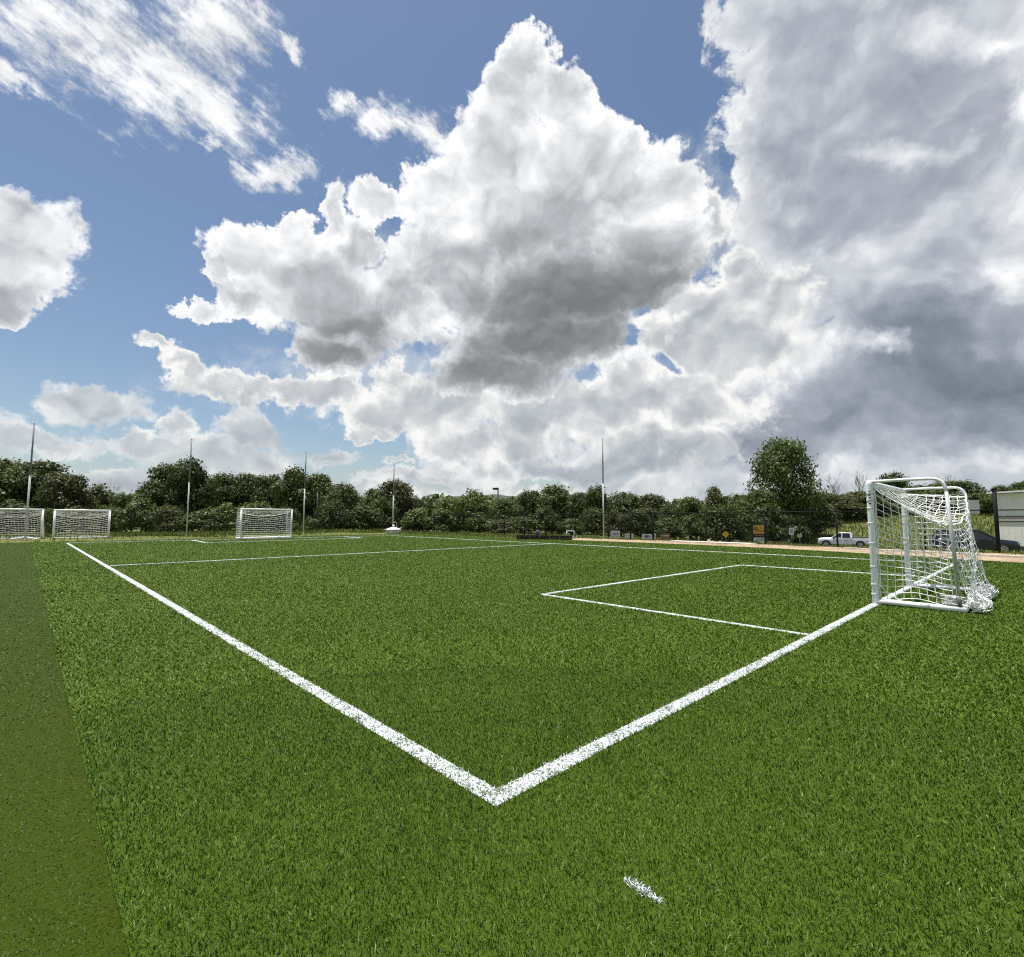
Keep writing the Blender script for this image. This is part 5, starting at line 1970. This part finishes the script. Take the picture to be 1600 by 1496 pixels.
def bare_tree(px, ytop, halfw, d, label, seed):
    p = px_depth(px, d)
    z = tz(p[0], p[1])
    H = 1.42 + (813.3 - ytop) * d / 790.0 - z
    W = halfw * d / 790.0
    t = thing('bare_tree', label, 'tree', (p[0], p[1], z), 0, 'leafless trees beyond the fence')
    r = random.Random(seed)
    mb = MB(); mb.tube([(0, 0, -0.3), (0.05, 0, H * 0.3), (0.1, 0.05, H * 0.62)], [0.16, 0.12, 0.06], 7)
    mb.build('trunk', BARK_PALE, t, True)
    tw = MB()

    def grow(a, d0, ln, rad, lev):
        pts = [a]
        v = d0.copy()
        for s in range(4):
            v = (v + Vector((r.gauss(0, .16), r.gauss(0, .16), r.gauss(0.08, .10)))).normalized()
            pts.append(pts[-1] + v * ln / 4)
        tw.tube(pts, [rad * (1 - 0.7 * i / 4) for i in range(5)], 4, False)
        if lev < 3:
            for q in range(4 if lev < 2 else 3):
                o = pts[r.randint(1, 4)]
                a2 = r.uniform(0, 6.28)
                dd = (v + Vector((math.cos(a2), math.sin(a2), r.uniform(0.0, 0.7))) * 0.75).normalized()
                grow(o, dd, ln * r.uniform(0.5, 0.7), rad * 0.55, lev + 1)
    for q in range(6):
        a2 = q * 1.05 + r.random()
        grow(Vector((0.05, 0, H * r.uniform(0.28, 0.6))), Vector((math.cos(a2) * W * .5, math.sin(a2) * W * .5, H * 0.42)).normalized(), H * 0.30, 0.05, 0)
    b = tw.build('branches', BARK_PALE, t)
    b['kind'] = 'stuff'


TREES = [
    # px, top, half-width, depth, variant, leaf, label
    (2, 719, 46, 62, 'broad', 'mid', 'broad green tree cut off by the left edge of the photo'),
    (62, 719, 42, 63, 'round', 'dark', 'dark tree behind the leftmost tall pole'),
    (100, 740, 32, 58, 'broad2', 'brown', 'dark spreading tree with low drooping right side above the second goal'),
    (232, 752, 26, 66, 'round2', 'mid', 'shoulder of foliage left of the tallest tree near the second tall pole'),
    (262, 724, 30, 68, 'round', 'dark', 'dark tree just left of the second tall pole'),
    (294, 715, 32, 66, 'round2', 'dark', 'tallest dark tree behind the second tall pole'),
    (345, 741, 30, 76, 'broad', 'dark', 'dark tree just right of the second tall pole'),
    (384, 739, 28, 78, 'round', 'dark', 'dark rounded tree rising behind the left post of the far goal'),
    (420, 741, 28, 76, 'broad2', 'dark', 'dark tree rising behind the middle of the far goal'),
    (462, 731, 34, 66, 'broad', 'mid', 'lighter green full tree behind the third tall pole'),
    (498, 739, 28, 67, 'round', 'mid', 'green tree just right of the third tall pole'),
    (533, 755, 28, 64, 'round2', 'dark', 'dark sloping tree halfway between the third and fourth tall poles'),
    (583, 763, 22, 68, 'round', 'mid', 'small green tree left of the round tree at the shortest pole'),
    (620, 750, 34, 64, 'broad2', 'brown', 'round brown green tree behind the white tank'),
    (646, 778, 18, 66, 'round', 'brown', 'low brownish tree at the right foot of the round tree'),
    (704, 777, 26, 62, 'bush2', 'light', 'pale feathery tree below the wooded hill'),
    (738, 766, 34, 60, 'bush', 'light', 'tall pale airy tree left of the dark street lamp'),
    (790, 780, 24, 72, 'round', 'mid', 'low green tree just right of the dark street lamp'),
    (828, 765, 22, 84, 'broad2', 'dark', 'left lobe of the rounded oaks in the middle'),
    (868, 758, 32, 82, 'broad', 'mid', 'broad rounded oak in the middle of the skyline'),
    (908, 768, 22, 78, 'round', 'dark', 'dark tree right of the broad rounded oak'),
    (934, 757, 20, 74, 'round2', 'dark', 'dark pointed tree behind the lone pole'),
    (975, 769, 34, 92, 'broad', 'dark', 'flat topped dark tree just right of the lone pole'),
    (1022, 771, 30, 90, 'broad2', 'brown', 'flat topped brownish tree above the square white sign'),
    (1012, 792, 28, 66, 'round', 'brown', 'dull brown green tree behind the purple emblem sign'),
    (1050, 786, 18, 82, 'round2', 'dark', 'low dark tree at the dip in the skyline'),
    (1079, 775, 24, 68, 'round', 'mid', 'green rounded tree left of the airy pointed tree'),
    (1118, 759, 26, 70, 'cone', 'olive', 'airy pointed olive tree above the diamond warning sign'),
    (1152, 772, 26, 78, 'broad', 'mid', 'green tree behind the notice board'),
    (1186, 764, 30, 72, 'round', 'mid', 'green tree at the left foot of the tallest tree'),
    (1226, 679, 47, 76, 'big', 'mid', 'tallest tree with a big oval crown standing alone on the right'),
    (1262, 772, 34, 80, 'broad2', 'dark', 'dark tree under the right side of the tallest crown'),
    (1300, 770, 34, 92, 'broad', 'olive', 'olive tree behind the white pickup truck'),
    (1345, 766, 34, 95, 'round', 'olive', 'olive tree behind the near left post of the goal'),
    (1400, 736, 24, 104, 'round2', 'dark', 'dark round topped tree seen above the goal'),
    (1440, 757, 36, 98, 'broad', 'mid', 'green tree seen through the top of the goal net'),
    (1495, 749, 36, 92, 'broad2', 'mid', 'wide green tree behind the back of the goal'),
    (1532, 768, 26, 84, 'round', 'mid', 'green tree between the blank sign and the tall fence post'),
    (1572, 757, 26, 112, 'broad', 'olive', 'olive tree showing above the metal shed roof'),
    (1608, 749, 30, 114, 'round', 'dark', 'dark tree over the shed cut off by the right edge'),
]
for row in TREES:
    tree(*row)

for args in [(160, 757, 24, 74, 'leafless grey tree above the scrub right of the second goal', 3),
             (1306, 741, 26, 96, 'leafless grey tree just right of the tallest crown', 5),
             (1346, 738, 26, 97, 'leafless grey tree above the near corner of the goal', 8),
             (1478, 741, 28, 104, 'leafless twigs above the curved top bar of the goal', 12)]:
    bare_tree(*args)

SHRUBS = [
    (20, 797, 34, 53.5, 'bush', 'dark', 'dark shrub behind the cut-off goal'),
    (76, 806, 18, 52.5, 'bush2', 'light', 'pale grey green shrub seen between the two left goals'),
    (120, 790, 32, 55, 'bush3', 'olive', 'olive shrub seen through the second goal net'),
    (152, 770, 34, 64, 'bush', 'olive', 'tall olive scrub right above the second goal'),
    (192, 771, 34, 62, 'bush2', 'mid', 'tall green scrub between the second goal and the dark trees'),
    (176, 800, 26, 54, 'bush3', 'brown', 'brownish shrub just right of the second goal'),
    (222, 794, 30, 54, 'bush', 'mid', 'green shrub behind the left fence posts'),
    (262, 798, 30, 53.5, 'bush2', 'brown', 'brown green shrub just left of the second tall pole foot'),
    (312, 795, 30, 54, 'bush3', 'mid', 'green shrub just right of the second tall pole foot'),
    (350, 785, 28, 56, 'bush', 'light', 'lighter green shrub at the left of the far goal'),
    (400, 783, 32, 57, 'bush2', 'mid', 'green shrub behind the far goal net'),
    (445, 788, 28, 56, 'bush3', 'dark', 'dark shrub behind the right post of the far goal'),
    (484, 808, 14, 52, 'bush', 'light', 'small bright shrub at the foot of the third tall pole'),
    (462, 820, 9, 51.5, 'bush2', 'light', 'tiny bright shrub between the far goal and the third pole'),
    (520, 790, 30, 56, 'bush2', 'dark', 'dark undergrowth right of the third tall pole'),
    (565, 793, 28, 57, 'bush3', 'dark', 'dark undergrowth left of the white tank'),
    (598, 785, 22, 60, 'bush', 'mid', 'green bush before the round brown green tree'),
    (655, 800, 26, 60, 'bush2', 'light', 'pale bush right of the grey wooden pole'),
    (692, 808, 28, 60, 'bush3', 'mid', 'low green bush below the pale feathery tree'),
    (745, 800, 32, 58, 'bush', 'mid', 'dense green bush at the foot of the pale airy tree'),
    (782, 812, 24, 56, 'bush2', 'olive', 'olive bush below the dark street lamp'),
    (815, 803, 26, 58, 'bush3', 'mid', 'green bush behind the left end of the low black fence'),
    (852, 798, 30, 60, 'bush', 'dark', 'dark bush behind the purple drum'),
    (895, 806, 26, 60, 'bush2', 'mid', 'green bush behind the tiny white training goal'),
    (928, 803, 24, 62, 'bush3', 'dark', 'dark bush just left of the lone pole foot'),
    (962, 806, 24, 60, 'bush', 'brown', 'grey brown bush behind the square white sign'),
    (998, 810, 24, 60, 'bush2', 'dark', 'dark bush behind the wide white sign'),
    (1040, 806, 28, 60, 'bush3', 'dark', 'dark bush behind the low red sign'),
    (1080, 800, 28, 62, 'bush', 'mid', 'green bush behind the pale wooden stakes'),
    (1122, 798, 30, 64, 'bush2', 'dark', 'dark bush directly behind the diamond warning sign'),
    (1158, 806, 24, 64, 'bush3', 'mid', 'green bush just left of the notice board'),
    (1200, 800, 30, 68, 'bush', 'dark', 'dark bush just right of the notice board'),
    (1240, 800, 30, 72, 'bush2', 'dark', 'dark bush behind the upright road sign'),
    (1282, 800, 28, 88, 'bush3', 'olive', 'olive bush on the bank left above the pickup truck'),
    (1322, 798, 30, 92, 'bush', 'mid', 'green bush on the bank above the pickup cab'),
    (1372, 795, 32, 92, 'bush2', 'brown', 'brown green bush on the bank behind the goal posts'),
    (1425, 795, 34, 92, 'bush3', 'dark', 'dark bush on the bank behind the goal net'),
    (1475, 795, 32, 90, 'bush', 'mid', 'green bush behind the back stay of the goal'),
    (1525, 798, 28, 86, 'bush2', 'mid', 'green bush below the blank sign back'),
]
for row in SHRUBS:
    row = list(row)
    if row[2] > 16:
        row[1] += rng.uniform(-15, 5)
        row[2] *= rng.uniform(0.95, 1.4)
    tree(*row, cat='shrub', group='shrubs beyond the fence')


def woodland():
    """the wood behind, read as one mass"""
    r = np.random.default_rng(77)
    V = []
    for k in range(190):
        px = -260 + k * 11.0 + r.uniform(-6, 6)
        d = r.uniform(92, 116)
        p = px_depth(px, d)
        z = tz(p[0], p[1])
        top = 1.42 + (813.3 - r.uniform(773, 790)) * d / 790.0
        R = r.uniform(2.4, 4.0)
        n = 330
        q = r.normal(size=(n, 3)); q /= np.linalg.norm(q, axis=1)[:, None]
        rad = R * (1 - 0.4 * r.random(n) ** 2)
        c = np.array([p[0], p[1], 0.0]) + q * rad[:, None] * np.array([1, 1, 0.0])
        h = (top - z)
        c[:, 2] = z + h * (0.5 + 0.5 * q[:, 2] * rad / R)
        nn = q + r.normal(size=(n, 3)) * 0.7 + np.array([0, 0, 0.4]); nn /= np.linalg.norm(nn, axis=1)[:, None]
        a = np.cross(nn, r.normal(size=(n, 3))); a /= np.linalg.norm(a, axis=1)[:, None]
        b = np.cross(nn, a)
        s = r.uniform(0.3, 0.75, n)[:, None]
        V.append(np.stack([c + a * s, c + b * s * .7, c - a * s, c - b * s * .7], 1))
    V = np.concatenate(V)
    o = link('woodland', np_mesh('woodland', V.reshape(-1, 3), np.arange(len(V) * 4), 4, LEAF['dark']))
    tag(o, 'dense dark woodland filling in behind the separate trees', 'woodland', None, 'stuff')


woodland()


def tall_grass():
    """rank grass of the verge, the bank and along the fences"""
    m0 = blade_material('verge_grass', (0.085, 0.12, 0.022), (0.23, 0.25, 0.07), 0.8, 0.1)
    groups = []
    # far verge
    n = 15000
    x = nrng.uniform(-22, 28, n); y = 41.2 + nrng.random(n) ** 0.7 * 11
    right = np.interp(x, [e[0] for e in EDGE_FAR[::-1]], [e[1] for e in EDGE_FAR[::-1]])
    k = (y > right + 0.5) & ((nrng.random(n) < 0.25 + 0.75 * (y > 46.5)))
    groups.append((x[k], y[k], nrng.uniform(0.12, 0.42, k.sum()) * np.where(y[k] > 46, 1.3, 0.6), 0.05))
    # right-hand slope beyond the fence
    n = 42000
    x = 29.2 + nrng.random(n) ** 1.3 * 58; y = nrng.uniform(-14, 46, n)
    k = ~((x > 69.8) & (x < 80 + 0.12 * np.maximum(0, y - 20)))
    groups.append((x[k], y[k], nrng.uniform(0.06, 0.24, k.sum()), 0.06))
    n = 22000
    x = nrng.uniform(82, 112, n); y = nrng.uniform(-20, 60, n)
    groups.append((x, y, nrng.uniform(0.25, 0.7, n), 0.09))
    # weeds at the fence foot
    n = 9000
    y = nrng.uniform(-12, 49, n); x = 29.0 + np.abs(nrng.normal(0, 0.5, n)) - 0.1
    groups.append((x, y, nrng.uniform(0.05, 0.17, n), 0.03))
    n = 9000
    y = nrng.uniform(21, 49, n); x = nrng.uniform(25.9, 29.2, n)
    groups.append((x, y, nrng.uniform(0.05, 0.22, n), 0.04))
    # tufts straying into the earth strip
    n = 4200
    y = nrng.uniform(-12, 26, n); x = 28.2 + nrng.normal(0, 0.6, n)
    groups.append((x, y, nrng.uniform(0.05, 0.2, n), 0.03))
    for (x, y, L, w), lab in zip(groups, ('yellow green rank grass along the far end before the fence', 'dry olive grass on the slope beyond the right fence',
                                          'tall pale green grass on the bank behind the parked truck', 'dry weeds along the foot of the right fence',
                                          'low green grass between the far right turf edge and the fence',
                                          'stray dry tufts in the sandy earth strip')):
        V, F, per = blade_mesh(x, y, terrain(x, y) - 0.01 + 0.06 * (x < 29.2) * (x > 26), w * nrng.uniform(0.6, 1.4, len(x)), L, (0.0, 3.0, 0.25, 0.25))
        o = link('tall_grass', np_mesh('tall_grass', V, F, per, m0))
        tag(o, lab, 'grass', None, 'stuff')


tall_grass()
